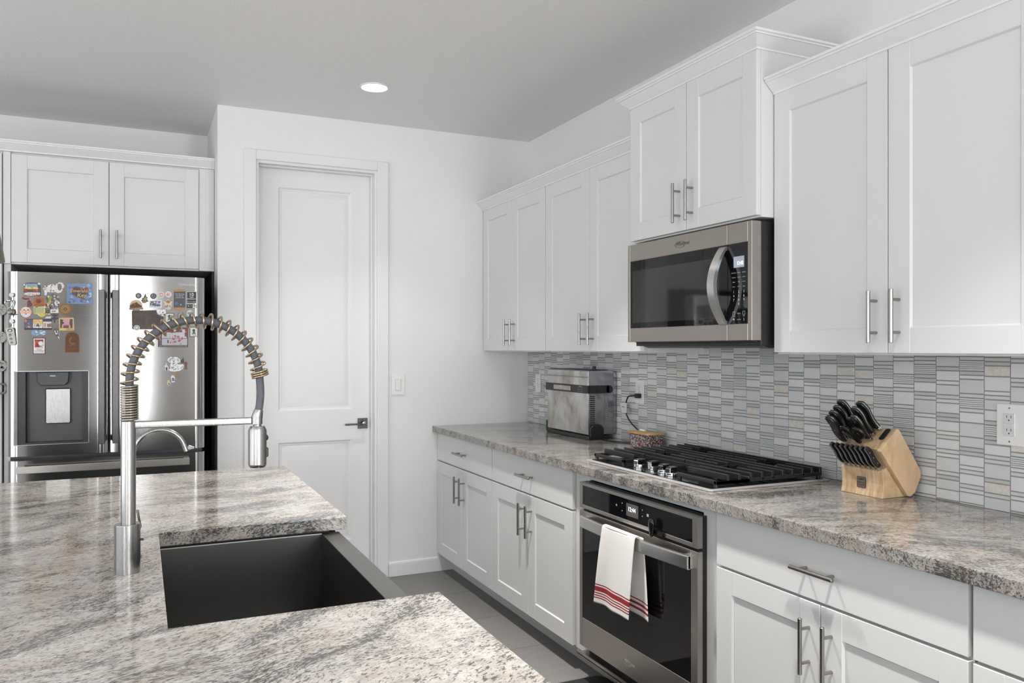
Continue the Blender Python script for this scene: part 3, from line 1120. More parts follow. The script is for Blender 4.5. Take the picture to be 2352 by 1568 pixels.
# ------------------------------------------------------------------ cooktop
t = thing('gas_cooktop', 'black gas cooktop with cast iron grates and four steel knobs', 'cooktop', (2.03, 2.59, 0.915))
b = B(STEEL)
b.prism(rrect(1.7500, 2.3050, 2.175, 3.012, 0.014), 0.9152, 0.9212, mat('rim_steel', (0.55, 0.54, 0.53), 0.42, 0.55), 0.0018, 2)
b.prism(rrect(1.7680, 2.2880, 2.193, 2.994, 0.010), 0.9205, 0.9230, mat('cooktop_enamel', (0.010, 0.010, 0.011), 0.08))
b.make('tray', t)
BX = [1.855, 1.905, 1.957, 2.008, 2.056, 2.105, 2.150, 2.200, 2.244, 2.285]
for side, (y0, y1, ykn) in enumerate(((2.585, 3.020, 2.79), (2.205, 2.580, 2.43))):
    b = B(IRON)
    ym0, ym1 = (ykn, y1) if side == 0 else (y0, ykn)
    bw = 0.0055
    for i, x in enumerate(BX):
        a, c = (y0, y1) if x > 1.94 else (ym0, ym1)
        gap = 0.055
        mid = (a + c) / 2 if x > 1.94 else None
        if mid and i in (3, 4, 7, 8):      # open over the burner
            b.box(x - bw, x + bw, a, mid - gap, 0.937, 0.9625, bev=0.0015).box(x - bw, x + bw, mid + gap, c, 0.937, 0.9625, bev=0.0015)
        else:
            b.box(x - bw, x + bw, a, c, 0.941, 0.9625, bev=0.0015)
    # perimeter and cross rails
    b.box(1.800, 2.291, y1 - 0.013, y1, 0.931, 0.944, bev=0.0015).box(1.95, 2.291, y0, y0 + 0.013, 0.931, 0.944, bev=0.0015)
    b.box(1.800, 1.95, ym0, ym0 + 0.013, 0.931, 0.944, bev=0.0015)
    if side:
        b.box(1.800, 1.95, y0, y0 + 0.013, 0.931, 0.944, bev=0.0015)
    b.box(1.800, 1.813, ym0, ym1, 0.931, 0.944, bev=0.0015).box(1.943, 1.955, y0, y1, 0.931, 0.950, bev=0.0015)
    for yy in ((y0 + y1) / 2 - 0.06, (y0 + y1) / 2 + 0.06):
        b.box(1.955, 2.291, yy - 0.005, yy + 0.005, 0.933, 0.950, bev=0.001)
    for x, y in ((1.807, ym0 + 0.01), (1.807, ym1 - 0.01), (2.283, y0 + 0.01), (2.283, y1 - 0.01)):
        b.cyl((x, y, 0.9228), (x, y, 0.934), 0.008, seg=12)
    b.make('grate', t)
for x, y, r_ in ((1.985, 2.80, 0.040), (2.195, 2.80, 0.030), (1.985, 2.39, 0.034), (2.195, 2.39, 0.044)):
    b = B(STEEL, T(x, y, 0.923)).lathe([(r_ + 0.012, 0), (r_ + 0.008, 0.006), (r_ - 0.006, 0.009), (0, 0.009)], mat('burner_aluminium', (0.30, 0.29, 0.28), 0.4, 1.0))
    b.lathe([(r_, 0.009), (r_, 0.013), (r_ - 0.004, 0.015), (0, 0.015)], IRON)
    b.make('burner', t)
for x, y, rz in ((1.826, 2.712, 15), (1.845, 2.640, 8), (1.829, 2.551, 22), (1.812, 2.478, 18)):
    b = B(STEEL, T(x, y, 0.923) @ Matrix.Rotation(R(rz), 4, 'Z'))
    b.lathe([(0.0225, 0.001), (0.0225, 0.012), (0.0215, 0.0135), (0, 0.0135)], CHROME, 32)
    b.box(-0.0225, -0.0160, -0.011, 0.011, 0.012, 0.030, CHROME, 0.002)
    b.box(-0.0195, 0.020, -0.013, 0.013, 0.012, 0.034, GBLK, 0.004, 2)
    b.box(-0.0235, 0.0205, -0.0135, -0.0110, 0.028, 0.0348, CHROME, 0.001)
    b.make('knob', t)

# ------------------------------------------------------------------ small fittings on walls and ceiling
def outlet(label, y0, y1, z0, z1, gfci=False):
    t = thing('wall_outlet', label, 'outlet', (XT, (y0 + y1) / 2, z0), 'outlets on the tiled backsplash')
    M = fr(XT - 0.0002)
    B(WHITEP, M).box(-y1, -y0, z0, z1, 0, 0.006, bev=0.002, seg=2).make('cover_plate', t)
    u, v = -(y0 + y1) / 2, (z0 + z1) / 2
    if gfci:
        u -= 0.005
    n = 0.0086 if gfci else 0.0079

    def socket(b, s):
        for q in (-1, 1):
            b.box(u + q * 0.0064 - 0.0009, u + q * 0.0064 + 0.0009, v + s * 0.0195 + 0.0005, v + s * 0.0195 + 0.0085, n - 0.0006, n, SLOT)
        b.prism(circ(u, v + s * 0.0195 - 0.006, 0.0022, 12), n - 0.0006, n, SLOT)
    if gfci:
        b = B(mat('outlet_face', (0.70, 0.69, 0.675), 0.3), M).box(u - 0.0172, u + 0.0172, v - 0.0335, v + 0.0335, 0.004, 0.0085, bev=0.001)
        b.box(u - 0.0165, u - 0.006, v - 0.005, v + 0.004, 0.008, 0.0093, bev=0.0004).box(u - 0.005, u + 0.0125, v - 0.005, v + 0.004, 0.008, 0.0093, bev=0.0004)
        socket(b, 1)
        socket(b, -1)
        b.make('receptacle', t)
    else:
        for s in (-1, 1):
            b = B(WHITEP, M)
            b.prism([(u + p[0], v + s * 0.0195 + p[1]) for p in circ(0, 0, 0.0172, 28, 0.0145)], 0.005, 0.0078, bev=0.0006)
            socket(b, s)
            b.make('receptacle', t)
    for q in ((0.0495, -0.0495) if gfci else (0.0,)):
        B(NICK, M).prism(circ(u, v + q, 0.0026, 12), 0.006, 0.0068).make('screw', t)
    return t


outlet('white duplex outlet on the tile left of the small steel oven', 4.5875, 4.6600, 1.1186, 1.2365)
outlet('white duplex outlet with the black plug in its lower socket', 3.4262, 3.5000, 1.1166, 1.2382)
outlet('wide white safety outlet with test buttons near the right picture edge', 1.4780, 1.5662, 1.1150, 1.2371, True)

t = thing('light_switch', 'white rocker light switch on the wall right of the door', 'switch', (1.4446, YB, 1.1152))
M = fb(YB - 0.0002)
B(WHITEP, M).box(1.4029, 1.4864, 1.1152, 1.2379, 0, 0.006, bev=0.002, seg=2).make('cover_plate', t)
b = B(WHITEP, M).box(1.4278, 1.4615, 1.143, 1.210, 0.004, 0.0075, bev=0.0008)
b.box(1.4266, 1.4627, 1.1418, 1.2112, 0.004, 0.0062, flat(120, 118, 116))  # dark ring paints shading into the gap round the rocker
b.mesh([(1.4295, 1.145, 0.0072), (1.4598, 1.145, 0.0072), (1.4598, 1.2085, 0.0105), (1.4295, 1.2085, 0.0105), (1.4598, 1.2085, 0.0072), (1.4295, 1.2085, 0.0072)],
       [(0, 1, 2, 3), (3, 2, 4, 5), (1, 4, 2), (0, 3, 5)])
b.make('rocker', t)

for i, (x, y) in enumerate(DOWNLIGHTS):
    t = thing('recessed_downlight', 'round glowing recessed downlight in the ceiling before the door' if i == 0 else 'round recessed ceiling downlight outside the picture', 'ceiling light', (x, y, CEIL), 'recessed ceiling downlights')
    B(TRIM, T(x, y, CEIL)).lathe([(0.078, 0.0), (0.077, -0.004), (0.070, -0.006), (0.066, -0.004), (0.066, 0.0)], seg=40).make('trim_ring', t)
    B(LENS, T(x, y, CEIL)).lathe([(0.066, -0.0005), (0.066, -0.0035), (0.0, -0.0045)], seg=40).make('lens', t)

BRZ = mat('bronze', (0.135, 0.115, 0.085), 0.4, 0.85)
t = thing('pendant_lamp', 'bronze cone pendant lamp shade at the left picture edge', 'pendant lamp', (-0.4185, 2.2, CEIL))
B(BRZ, T(-0.4185, 2.2, 0)).lathe([(0.128, 1.606), (0.1305, 1.606), (0.1300, 1.612), (0.090, 1.860), (0.03, 1.885), (0.03, 1.93), (0, 1.935)], seg=48).make('shade', t)
B(BRZ).cyl((-0.4185, 2.2, 1.93), (-0.4185, 2.2, CEIL - 0.02), 0.005).make('rod', t)
B(BRZ, T(-0.4185, 2.2, CEIL)).lathe([(0.06, -0.0005), (0.06, -0.018), (0.0, -0.022)], seg=32).make('canopy', t)

MATB = mat('mat_black', (0.010, 0.010, 0.010), 0.7)
k = NT(MATB)
wn = k.n('ShaderNodeTexWave')
wn.inputs['Scale'].default_value = 40
k.l(k.pos((1, 0.4, 1)), wn.inputs['Vector'])
k.bump(wn.outputs['Fac'], 0.5, 0.003)
t = thing('floor_mat', 'black floor mat with rounded brown edge in front of the oven', 'mat', (1.3, 2.2, 0))
b = B(MATB).prism(rrect(0.92, 1.785, 1.55, 2.930, 0.05), 0.002, 0.016, MATB, 0.003, 2)
b.make('pad', t)
b = B(flat(110, 78, 50)).prism(rrect(0.914, 1.791, 1.544, 2.936, 0.055), 0.0005, 0.010)
b.make('edging', t)

# ------------------------------------------------------------------ refrigerator in its surround
t = thing('fridge_cabinet', 'white double door cabinet above the refrigerator', 'cabinet', (-0.12, YA, 1.85))
B(CAB).box(-0.655, 0.3935, 5.0005, YA - 0.001, 1.852, 2.452, bev=0.0008).make('carcass', t)
M = fb(5.0005)
door(t, M, -0.6225, -0.1590, 1.862, 2.437, 1, 1.978)
door(t, M, -0.1555, 0.3080, 1.862, 2.437, -1, 1.978)
B(CAB, M).box(0.310, 0.392, 1.853, 2.448, 0, 0.014, bev=0.001).box(0.345, 0.392, 1.853, 2.448, 0.012, 0.0165, bev=0.001).make('filler_panel', t)
B(CAB, M).box(-0.660, -0.6255, 1.853, 2.448, 0, 0.016, bev=0.001).make('stile', t)
B(CAB).box(-0.657, -0.626, 5.0005, YA - 0.013, 0.0, 1.8515).make('gable_panel', t)
B(NAVY).box(0.380, 0.3935, 5.005, YA - 0.002, 0.0, 1.851).box(-0.622, 0.380, YA - 0.012, YA - 0.002, 0, 1.851).make('alcove_shade', t)  # dark sheets stand in for the shade in the gaps round the refrigerator
t = thing('pantry_cabinet', 'white tall cabinet panel left of the refrigerator', 'cabinet', (-0.9, YA, 0))
B(CAB).box(-1.30, -0.6635, 5.0005, YA - 0.001, 0.104, 2.452, bev=0.0008).make('carcass', t)
door(t, M, -1.298, -0.6645, 0.112, 2.437, 1, 1.2)
B(CAB).box(-1.30, -0.6635, 5.06, YA - 0.001, 0, 0.103).make('toe_kick', t)
o = B(TRIM).sweep([(-1.30, 4.9805, 0, -1), (0.3935, 4.9805, 0, -1)], [(o_, 2.459 + u_) for o_, u_ in CP] ).make('crown_molding', None, 25)
tag(o, 'white crown molding along the cabinets over the refrigerator', 'molding', 'white crown moldings on the cabinets')

FY0 = 4.600
t = thing('refrigerator', 'stainless french door refrigerator covered in magnets', 'refrigerator', (-0.14, 5.0, 0))
B(DGREY).box(-0.590, 0.308, 4.69, 5.44, 0.03, 1.772, bev=0.004).make('body', t)
B(BLK).box(-0.57, 0.29, 4.70, 5.40, 0.0, 0.03).make('plinth', t)


def edge(cx, rx, ry, sgn, n=9):
    """quarter ellipse going from the flat front back to the side"""
    return [(cx + sgn * rx * math.sin(math.pi / 2 * i / n), ry * (1 - math.cos(math.pi / 2 * i / n))) for i in range(n + 1)]


def panel(b, x0, x1, z0, z1, r0, r1, yb=4.682, split=None):
    """door skin: flat front with rounded vertical edges; split=(xa, xb, za, zb) leaves a pocket"""
    L = [(x, FY0 + y) for x, y in reversed(edge(x0 + r0[0], r0[0], r0[1], -1))]
    Rr = [(x, FY0 + y) for x, y in edge(x1 - r1[0], r1[0], r1[1], 1)]

    def pr(poly, a, c):
        b.prism([(x, y) for x, y in poly], a, c)
    full = L + Rr + [(x1, yb), (x0, yb)]
    if not split:
        pr(full, z0, z1)
    else:
        xa, xb_, za, zb = split
        pr(full, z0, za)
        pr(full, zb, z1)
        pr(L + [(xa, FY0), (xa, yb), (x0, yb)], za, zb)
        pr([(xb_, FY0)] + Rr + [(x1, yb), (xb_, yb)], za, zb)


DX0, DX1, DZ0, DZ1 = -0.5655, -0.2365, 0.922, 1.290      # dispenser pocket
b = B(FRSTEEL)
panel(b, -0.5985, -0.1500, 0.868, 1.781, (0.050, 0.045), (0.050, 0.022), split=(DX0, DX1, DZ0, DZ1))
ld = b.make('fridge_door', t, 30)
b = B(FRSTEEL)
panel(b, -0.1445, 0.3160, 0.868, 1.781, (0.050, 0.022), (0.050, 0.045))
rd = b.make('fridge_door', t, 30)
b = B(FRSTEEL)
panel(b, -0.5985, 0.3160, 0.055, 0.846, (0.050, 0.045), (0.050, 0.045))
fd = b.make('freezer_drawer', t, 30)
HS = m_brushed('fridge_handle_steel', (0.12, 0.116, 0.112), 0.3, 'z', 0, 0.01)
for par, x0, x1 in ((ld, -0.1925, -0.1635), (rd, -0.1290, -0.1000)):
    b = B(HS)
    b.box(x0, x1, 4.560, 4.574, 0.917, 1.700, bev=0.002)
    b.box(x0 + 0.003, x1 - 0.003, 4.574, 4.622, 0.925, 0.955, bev=0.002).box(x0 + 0.003, x1 - 0.003, 4.574, 4.622, 1.662, 1.692, bev=0.002)
    b.make('handle', par)
b = B(OVSTEEL)
b.box(-0.548, 0.237, 4.556, 4.570, 0.787, 0.822, bev=0.002)
b.box(-0.548, -0.520, 4.570, 4.604, 0.790, 0.819, bev=0.002).box(0.209, 0.237, 4.570, 4.604, 0.790, 0.819, bev=0.002)
b.make('handle', fd)
DSP = mat('dispenser_grey', (0.06, 0.06, 0.063), 0.35, 0.3)
b = B(DSP)
b.box(DX0, DX1, 4.668, 4.680, DZ0, DZ1)
b.box(DX0, DX0 + 0.050, 4.606, 4.670, DZ0, DZ1, BLK).box(DX1 - 0.026, DX1, 4.606, 4.670, DZ0, DZ1, BLK)
b.box(DX0 + 0.05, DX1 - 0.026, 4.606, 4.670, DZ0, DZ0 + 0.012, BLK).box(DX0 + 0.05, DX1 - 0.026, 4.606, 4.670, DZ1 - 0.006, DZ1, BLK)
b.box(DX0 + 0.052, DX1 - 0.028, 4.655, 4.668, DZ0 + 0.012, DZ1 - 0.006, DSP)
for q in (0, 1):      # slim bright rim
    b.box((DX0, DX1 - 0.003)[q], (DX0 + 0.003, DX1)[q], 4.5985, 4.607, DZ0, DZ1, STEEL)
b.box(DX0, DX1, 4.5985, 4.607, DZ0, DZ0 + 0.003, STEEL).box(DX0, DX1, 4.5985, 4.607, DZ1 - 0.003, DZ1, STEEL)
dsp = b.make('water_dispenser', ld)
t_ = fb(4.655)
b = B(DGREY, t_).prism([(-0.470, 1.284), (-0.325, 1.284), (-0.330, 1.232), (-0.345, 1.216), (-0.450, 1.216), (-0.465, 1.232)], 0, 0.046, bev=0.003)
b.box(-0.410, -0.386, 1.262, 1.266, 0.046, 0.0468, flat(210, 210, 210))
b.make('nozzle_housing', ld)
B(STEEL, t_).prism([(-0.4330, 1.200), (-0.3200, 1.200), (-0.3200, 1.028), (-0.3260, 1.022), (-0.4270, 1.022), (-0.4330, 1.028)], 0.0, 0.018, bev=0.004).make('paddle', ld)
B(mat('emboss', (0.26, 0.255, 0.25), 0.35, 1.0), fb(FY0)).text('SAMSUNG', 0.0165, (0.224, 1.7405, 0.0), None, 0.0005, sx=1.12).make('logo', rd)

# ------------------------------------------------------------------ magnets on the refrigerator
_s, _c, _f = math.sin(0.4349), math.cos(0.4349), 1838.05


def at(u, v, y):
    """the place on the plane at depth y that the photograph shows at pixel (u, v): gives x and z there"""
    a, q = (u - 1176) / _f, -(v - 799.6) / _f
    d = y / (-_s * a + _c)
    return ((_c * a + _s) * d, 1.4025 + q * d)


ML = lambda p: at(p[0] / 7.838, 640 + p[1] / 7.838, FY0)
MR = lambda p: at(270 + p[0] / 6.03, 640 + p[1] / 6.03, FY0)
NM = [0]


def magnet(label, fx, base, col, layers=(), th=0.004, rough=0.4, text=(), name='fridge_magnet', bev=0.0006):
    """flat magnet: base outline with thinner coloured layers on top, all one mesh"""
    NM[0] += 1
    b = B(None, fb(FY0 - 0.0003))
    b.prism([fx(p) for p in base], 0, th, flat(*col, rough) if isinstance(col, tuple) else col, bev)
    n = th
    for poly, c in layers:
        if poly == 'up':
            n += c
            continue
        P = [fx(p) for p in poly]
        b.prism(P, n - 0.0004, n + 0.00035, flat(*c, rough) if isinstance(c, tuple) else c)
        n += 0.00004
    for s, size, px, c, kw in text:
        u, v = fx(px)
        b.text(s, size, (u, v, n + 0.0003), flat(*c), 0.0002, **kw)
    o = b.make(name)
    return tag(o, label, 'magnet', 'souvenir magnets on the refrigerator')


def rect(x0, y0, x1, y1):
    return [(x0, y0), (x1, y0), (x1, y1), (x0, y1)]


def blots(x0, y0, x1, y1, n, r0, r1, cols, seed):
    q = random.Random(seed)
    out = []
    for i in range(n):
        cx, cy, r = q.uniform(x0, x1), q.uniform(y0, y1), q.uniform(r0, r1)
        k_ = q.randint(4, 7)
        ph = q.random() * 6
        out.append(([(cx + r * q.uniform(0.6, 1.3) * math.cos(ph + 2 * math.pi * j / k_), cy + r * q.uniform(0.6, 1.3) * math.sin(ph + 2 * math.pi * j / k_)) for j in range(k_)], q.choice(cols)))
    return out


magnet('beach scene magnet with red flowers and white island lettering', ML,
       [(432, 110), (470, 75), (560, 66), (680, 75), (735, 130), (740, 300), (700, 318), (640, 300), (560, 318), (500, 300), (440, 315), (425, 250)], (70, 75, 70),
       [(rect(470, 90, 690, 150), (130, 150, 170)), (rect(445, 150, 690, 190), (205, 205, 120)), (rect(560, 150, 600, 180), (190, 150, 60)), (rect(435, 188, 700, 215), (120, 30, 40))]
       + blots(440, 195, 700, 235, 12, 12, 24, [(170, 30, 45), (190, 60, 110), (120, 20, 30)], 1)
       + blots(430, 85, 480, 140, 5, 10, 22, [(40, 70, 45), (225, 225, 215)], 2) + blots(660, 85, 720, 150, 6, 10, 22, [(40, 70, 45), (225, 225, 215)], 3)
       + [([(435, 255), (470, 245), (720, 250), (725, 290), (560, 308), (440, 295)], (222, 218, 208))], text=[('Curaçao', 0.0195, (580, 275), (140, 35, 50), {})])
magnet('white flower wreath magnet with a ring shaped loop', ML,
       [(770, 170), (850, 150), (860, 115), (950, 95), (1000, 130), (1010, 95), (1070, 64), (1130, 75), (1158, 130), (1130, 200), (1100, 250), (1040, 265), (1000, 240), (930, 250), (850, 240), (840, 300), (805, 300), (800, 230)], (214, 208, 204),
       [(circ(1075, 150, 38, 20, 62), (105, 102, 98))] + blots(800, 110, 1000, 240, 16, 8, 17, [(90, 110, 135), (150, 40, 50), (120, 95, 85), (240, 236, 232), (240, 236, 232)], 4)
       + blots(1020, 75, 1060, 110, 2, 10, 16, [(95, 105, 60)], 5) + blots(1110, 165, 1135, 185, 1, 10, 14, [(140, 30, 45)], 6) + blots(790, 180, 840, 220, 3, 9, 15, [(150, 85, 45), (80, 95, 110)], 7))
magnet('blue painted square magnet with brown swirl and yellow script', ML, rect(1205, 85, 1672, 455), (112, 136, 172),
       blots(1225, 105, 1650, 435, 46, 12, 34, [(90, 112, 150), (140, 165, 198), (170, 190, 212), (78, 98, 138)], 8)
       + [([(1275, 210), (1310, 155), (1370, 135), (1440, 155), (1500, 190), (1560, 150), (1600, 200), (1570, 280), (1530, 330), (1525, 382), (1440, 350), (1380, 330), (1300, 280)], (120, 62, 52)),
          ([(1300, 220), (1330, 170), (1400, 165), (1470, 200), (1540, 190), (1555, 250), (1500, 330), (1400, 310), (1330, 270)], (70, 62, 84))]
       + blots(1300, 170, 1540, 320, 8, 12, 24, [(160, 84, 62), (84, 70, 92)], 9),
       rough=0.2, text=[('Emerald', 0.023, (1420, 220), (214, 186, 88), {'shear': 0.2}), ('Key', 0.026, (1470, 300), (206, 196, 92), {'shear': 0.2})])
magnet('maroon state outline magnet with pink border', ML, [(375, 345), (430, 318), (450, 340), (520, 335), (560, 360), (575, 410), (605, 450), (595, 490), (565, 515), (480, 512), (485, 420), (430, 385)], (182, 128, 124),
       [([(390, 346), (428, 328), (445, 350), (515, 345), (545, 368), (470, 385), (430, 375)], (96, 44, 54)), ([(490, 410), (520, 378), (552, 392), (566, 425), (594, 455), (580, 490), (555, 505), (492, 502)], (96, 44, 54))])
magnet('orange brown wooden block magnet with burnt seal', ML, rect(605, 337, 808, 492), HONEY, [(rect(608, 340, 805, 490), (164, 96, 44)), (circ(700, 405, 52, 20, 44), (126, 62, 28)), (circ(700, 405, 34, 16, 28), (108, 50, 24)), (rect(625, 466, 790, 472), (110, 58, 26))], th=0.008, rough=0.5)
magnet('round white magnet with orange rim and orange band', ML, circ(467, 600, 110, 36), (170, 94, 58),
       [(circ(467, 600, 97, 32), (216, 214, 210)), ([(362, 566), (573, 566), (577, 622), (360, 622)], (222, 130, 60)), (rect(368, 577, 462, 612), (222, 218, 208)), (rect(474, 577, 565, 612), (222, 218, 208)),
        ([(425, 566), (440, 540), (455, 566)], (50, 58, 70)), ([(490, 566), (508, 540), (525, 566)], (50, 58, 70)), (rect(450, 628, 486, 642), (60, 84, 122))]
       + [(rect(380 + 14 * i, 582, 388 + 14 * i, 606), (196, 150, 120)) for i in range(6)] + [(rect(482 + 14 * i, 582, 490 + 14 * i, 606), (196, 150, 120)) for i in range(6)]
       + [(circ(467 + 80 * math.cos(R(a)), 600 + 80 * math.sin(R(a)), 6, 6), (110, 124, 150)) for a in (35, 55, 75, 105, 125, 145, 215, 235, 255, 285, 305, 325)])
magnet('yellow map shaped magnet with green field and gold seal', ML, [(605, 495), (660, 505), (780, 500), (850, 470), (890, 500), (918, 520), (905, 645), (820, 640), (800, 675), (750, 692), (700, 670), (680, 640), (610, 630)], (212, 210, 160),
       [(rect(618, 515, 800, 630), (176, 168, 118)), (rect(615, 510, 640, 625), (150, 158, 96)), (rect(815, 520, 902, 625), (62, 60, 44)), (circ(755, 645, 50, 20, 36), (206, 178, 66)), ([(640, 515), (660, 500), (690, 515)], (50, 52, 52)), ([(815, 455), (850, 450), (890, 500), (860, 515), (820, 505)], (140, 34, 40))]
       + blots(820, 530, 895, 615, 14, 4, 8, [(150, 150, 96), (196, 190, 150)], 11) + blots(650, 590, 800, 622, 8, 8, 18, [(146, 156, 166), (190, 178, 120)], 12) + blots(790, 605, 860, 640, 4, 8, 14, [(202, 104, 62)], 13))
magnet('flower bouquet magnet of yellow, pink and white blooms with black leaf stems', ML,
       [(825, 340), (860, 300), (960, 268), (1030, 305), (1068, 380), (1070, 470), (1050, 550), (1045, 625), (1000, 640), (1062, 640), (1050, 670), (1005, 690), (1062, 700), (1040, 728), (1000, 740), (990, 798), (975, 790), (972, 740), (925, 735), (912, 702), (965, 700), (960, 670), (920, 650), (930, 600), (880, 500)], (88, 86, 88),
       blots(850, 310, 1055, 530, 34, 10, 24, [(204, 198, 204), (178, 150, 176), (226, 222, 224), (150, 140, 146), (214, 192, 142)], 14) + blots(860, 340, 930, 460, 9, 14, 26, [(168, 160, 44), (150, 142, 40)], 15)
       + blots(940, 480, 1040, 540, 9, 12, 22, [(84, 76, 84), (192, 188, 192)], 16)
       + [(rect(918, 552, 1055, 618), (222, 218, 210)), (rect(932, 575, 1010, 590), (60, 58, 56)), (rect(940, 600, 1005, 606), (120, 116, 112)), ([(970, 622), (985, 622), (985, 790), (975, 795)], (34, 32, 34)),
          ([(920, 640), (975, 650), (965, 680)], (36, 33, 35)), ([(1062, 640), (985, 655), (1000, 685)], (36, 33, 35)), ([(912, 702), (972, 705), (965, 735)], (42, 36, 40)), ([(1062, 700), (985, 708), (1000, 735)], (42, 36, 40))])
magnet('round carved tan wooden disc magnet with spiral rings', ML, circ(1180, 548, 122, 40, 108), (148, 112, 76),
       [(circ(1180, 545, 104, 36, 90), (112, 80, 52)), (circ(1180, 545, 92, 36, 78), (160, 126, 88)), (circ(1180, 545, 70, 30, 60), (126, 94, 64)), (circ(1180, 545, 60, 30, 50), (166, 132, 94)), (circ(1180, 548, 36, 24, 32), (72, 50, 34)), (circ(1180, 550, 24, 20, 22), (140, 106, 74))], th=0.008, rough=0.7)
magnet('black framed three panel picture magnet with night scenes', ML, rect(438, 722, 942, 918), (36, 30, 36),
       [(rect(445, 730, 588, 885), (74, 84, 120)), (rect(596, 730, 770, 885), (206, 166, 96)), (rect(778, 772, 932, 885), (206, 198, 190)), (rect(778, 735, 932, 770), (50, 52, 66)),
        (circ(462, 755, 24, 14, 30), (196, 112, 66)), ([(490, 885), (520, 760), (560, 885)], (128, 96, 92)), ([(596, 800), (640, 850), (683, 770), (730, 850), (770, 800), (770, 885), (596, 885)], (214, 212, 214)),
        ([(640, 860), (683, 790), (725, 860)], (70, 80, 100)), (circ(735, 750, 16, 12), (222, 206, 110)), (rect(790, 800, 830, 870), (186, 140, 96)), (rect(850, 810, 900, 870), (100, 102, 108)), (rect(900, 800, 928, 868), (160, 84, 78))]
       + blots(450, 800, 585, 880, 10, 8, 16, [(186, 110, 70), (176, 176, 186), (140, 40, 48), (60, 64, 90)], 17) + blots(600, 840, 765, 882, 9, 7, 14, [(186, 100, 92), (100, 112, 140), (230, 226, 222)], 18))
magnet('yellow framed sunset picture magnet with pink sky', ML, [(1060, 705), (1325, 698), (1338, 930), (1068, 936)], (202, 170, 98),
       [(rect(1085, 725, 1308, 888), (200, 136, 146)), (rect(1085, 845, 1308, 888), (58, 62, 72)), (rect(1150, 828, 1250, 845), (196, 74, 98)), ([(1085, 725), (1140, 740), (1130, 770), (1165, 800), (1120, 820), (1115, 888), (1085, 888)], (44, 38, 40)),
        ([(1260, 725), (1308, 725), (1308, 888), (1270, 880), (1250, 800)], (70, 46, 34)), (rect(1115, 830, 1140, 888), (192, 150, 84)), (rect(1240, 840, 1268, 888), (192, 150, 84)), (rect(1085, 895, 1195, 915), (210, 176, 110))],
       text=[('California', 0.0085, (1258, 907), (70, 46, 30), {'shear': 0.2})], rough=0.3)
magnet('pale blue flip flop sandal magnet', ML, [(565, 960), (585, 922), (640, 918), (690, 935), (740, 920), (800, 930), (830, 960), (822, 1000), (780, 1022), (720, 1008), (650, 1025), (595, 1022), (570, 1000)], (112, 144, 180),
       [([(640, 930), (660, 922), (680, 1010), (650, 1015)], (214, 216, 206)), ([(710, 975), (810, 940), (820, 955), (740, 980), (815, 1000), (800, 1012)], (222, 224, 224)), (circ(735, 930, 14, 8, 8), (206, 190, 90))]
       + blots(580, 930, 700, 1015, 8, 8, 16, [(150, 178, 204), (92, 122, 156)], 19))
magnet('dark red bordered park card magnet with a white flower', ML, rect(592, 1062, 822, 1354), (92, 34, 42),
       [(rect(608, 1076, 804, 1342), (226, 222, 216)), (rect(626, 1092, 784, 1232), (128, 28, 26)), (circ(735, 1165, 46, 16, 42), (214, 206, 198))]
       + blots(632, 1100, 690, 1225, 8, 12, 24, [(204, 84, 40), (80, 22, 22), (170, 50, 32)], 20) + blots(720, 1210, 790, 1245, 4, 10, 18, [(214, 206, 200)], 21)
       + [(rect(630, 1241, 785, 1246), (90, 84, 82))],
       text=[("Hawai'i", 0.0078, (705, 1270), (110, 60, 60), {}), ('VOLCANOES', 0.0074, (705, 1295), (70, 64, 64), {}), ('NATIONAL PARK', 0.0052, (705, 1318), (80, 74, 74), {})])
ARCH = [(1172, 1325), (1172, 1080)] + [(1300 - 128 * math.cos(R(a)), 1080 - 125 * math.sin(R(a))) for a in range(10, 180, 10)] + [(1428, 1080), (1428, 1325)]
ARCI = [(1186, 1310), (1186, 1085)] + [(1300 - 114 * math.cos(R(a)), 1085 - 112 * math.sin(R(a))) for a in range(10, 180, 10)] + [(1414, 1085), (1414, 1310)]
magnet('brown arched leather magnet with an embossed flute player', ML, ARCH, (126, 76, 50),
       [(ARCI, (98, 66, 44)), ([(1262, 1062), (1290, 1040), (1300, 1060), (1275, 1100), (1265, 1140), (1310, 1160), (1350, 1150), (1352, 1210), (1335, 1212), (1332, 1175), (1300, 1190), (1275, 1225), (1255, 1222), (1285, 1180), (1245, 1150), (1240, 1100)], (138, 84, 52)),
        (rect(1200, 1250, 1400, 1256), (130, 82, 54)), (rect(1205, 1268, 1395, 1276), (122, 76, 50)), (rect(1205, 1290, 1395, 1294), (122, 76, 50))], rough=0.7)
magnet('small dark silver rose bud magnet with drooping stem', ML, [(962, 905), (1010, 890), (1058, 905), (1062, 950), (1055, 985), (1068, 1040), (1076, 1076), (1060, 1082), (1040, 1040), (1000, 1020), (970, 960)], (60, 52, 58),
       [(circ(1010, 912, 40, 14, 14), (92, 78, 84)), ([(975, 930), (1010, 935), (1005, 985), (985, 970)], (176, 172, 176)), ([(1030, 930), (1045, 930), (1040, 1010)], (222, 220, 222)), (circ(1015, 990, 16, 10), (206, 204, 208)), ([(1040, 1040), (1055, 1035), (1074, 1076), (1062, 1080)], (216, 214, 216))], th=0.007, rough=0.25)
magnet('pale paper scrap magnet above the three panel picture', ML, [(835, 680), (925, 678), (920, 716), (805, 716)], (206, 202, 192), th=0.0015)

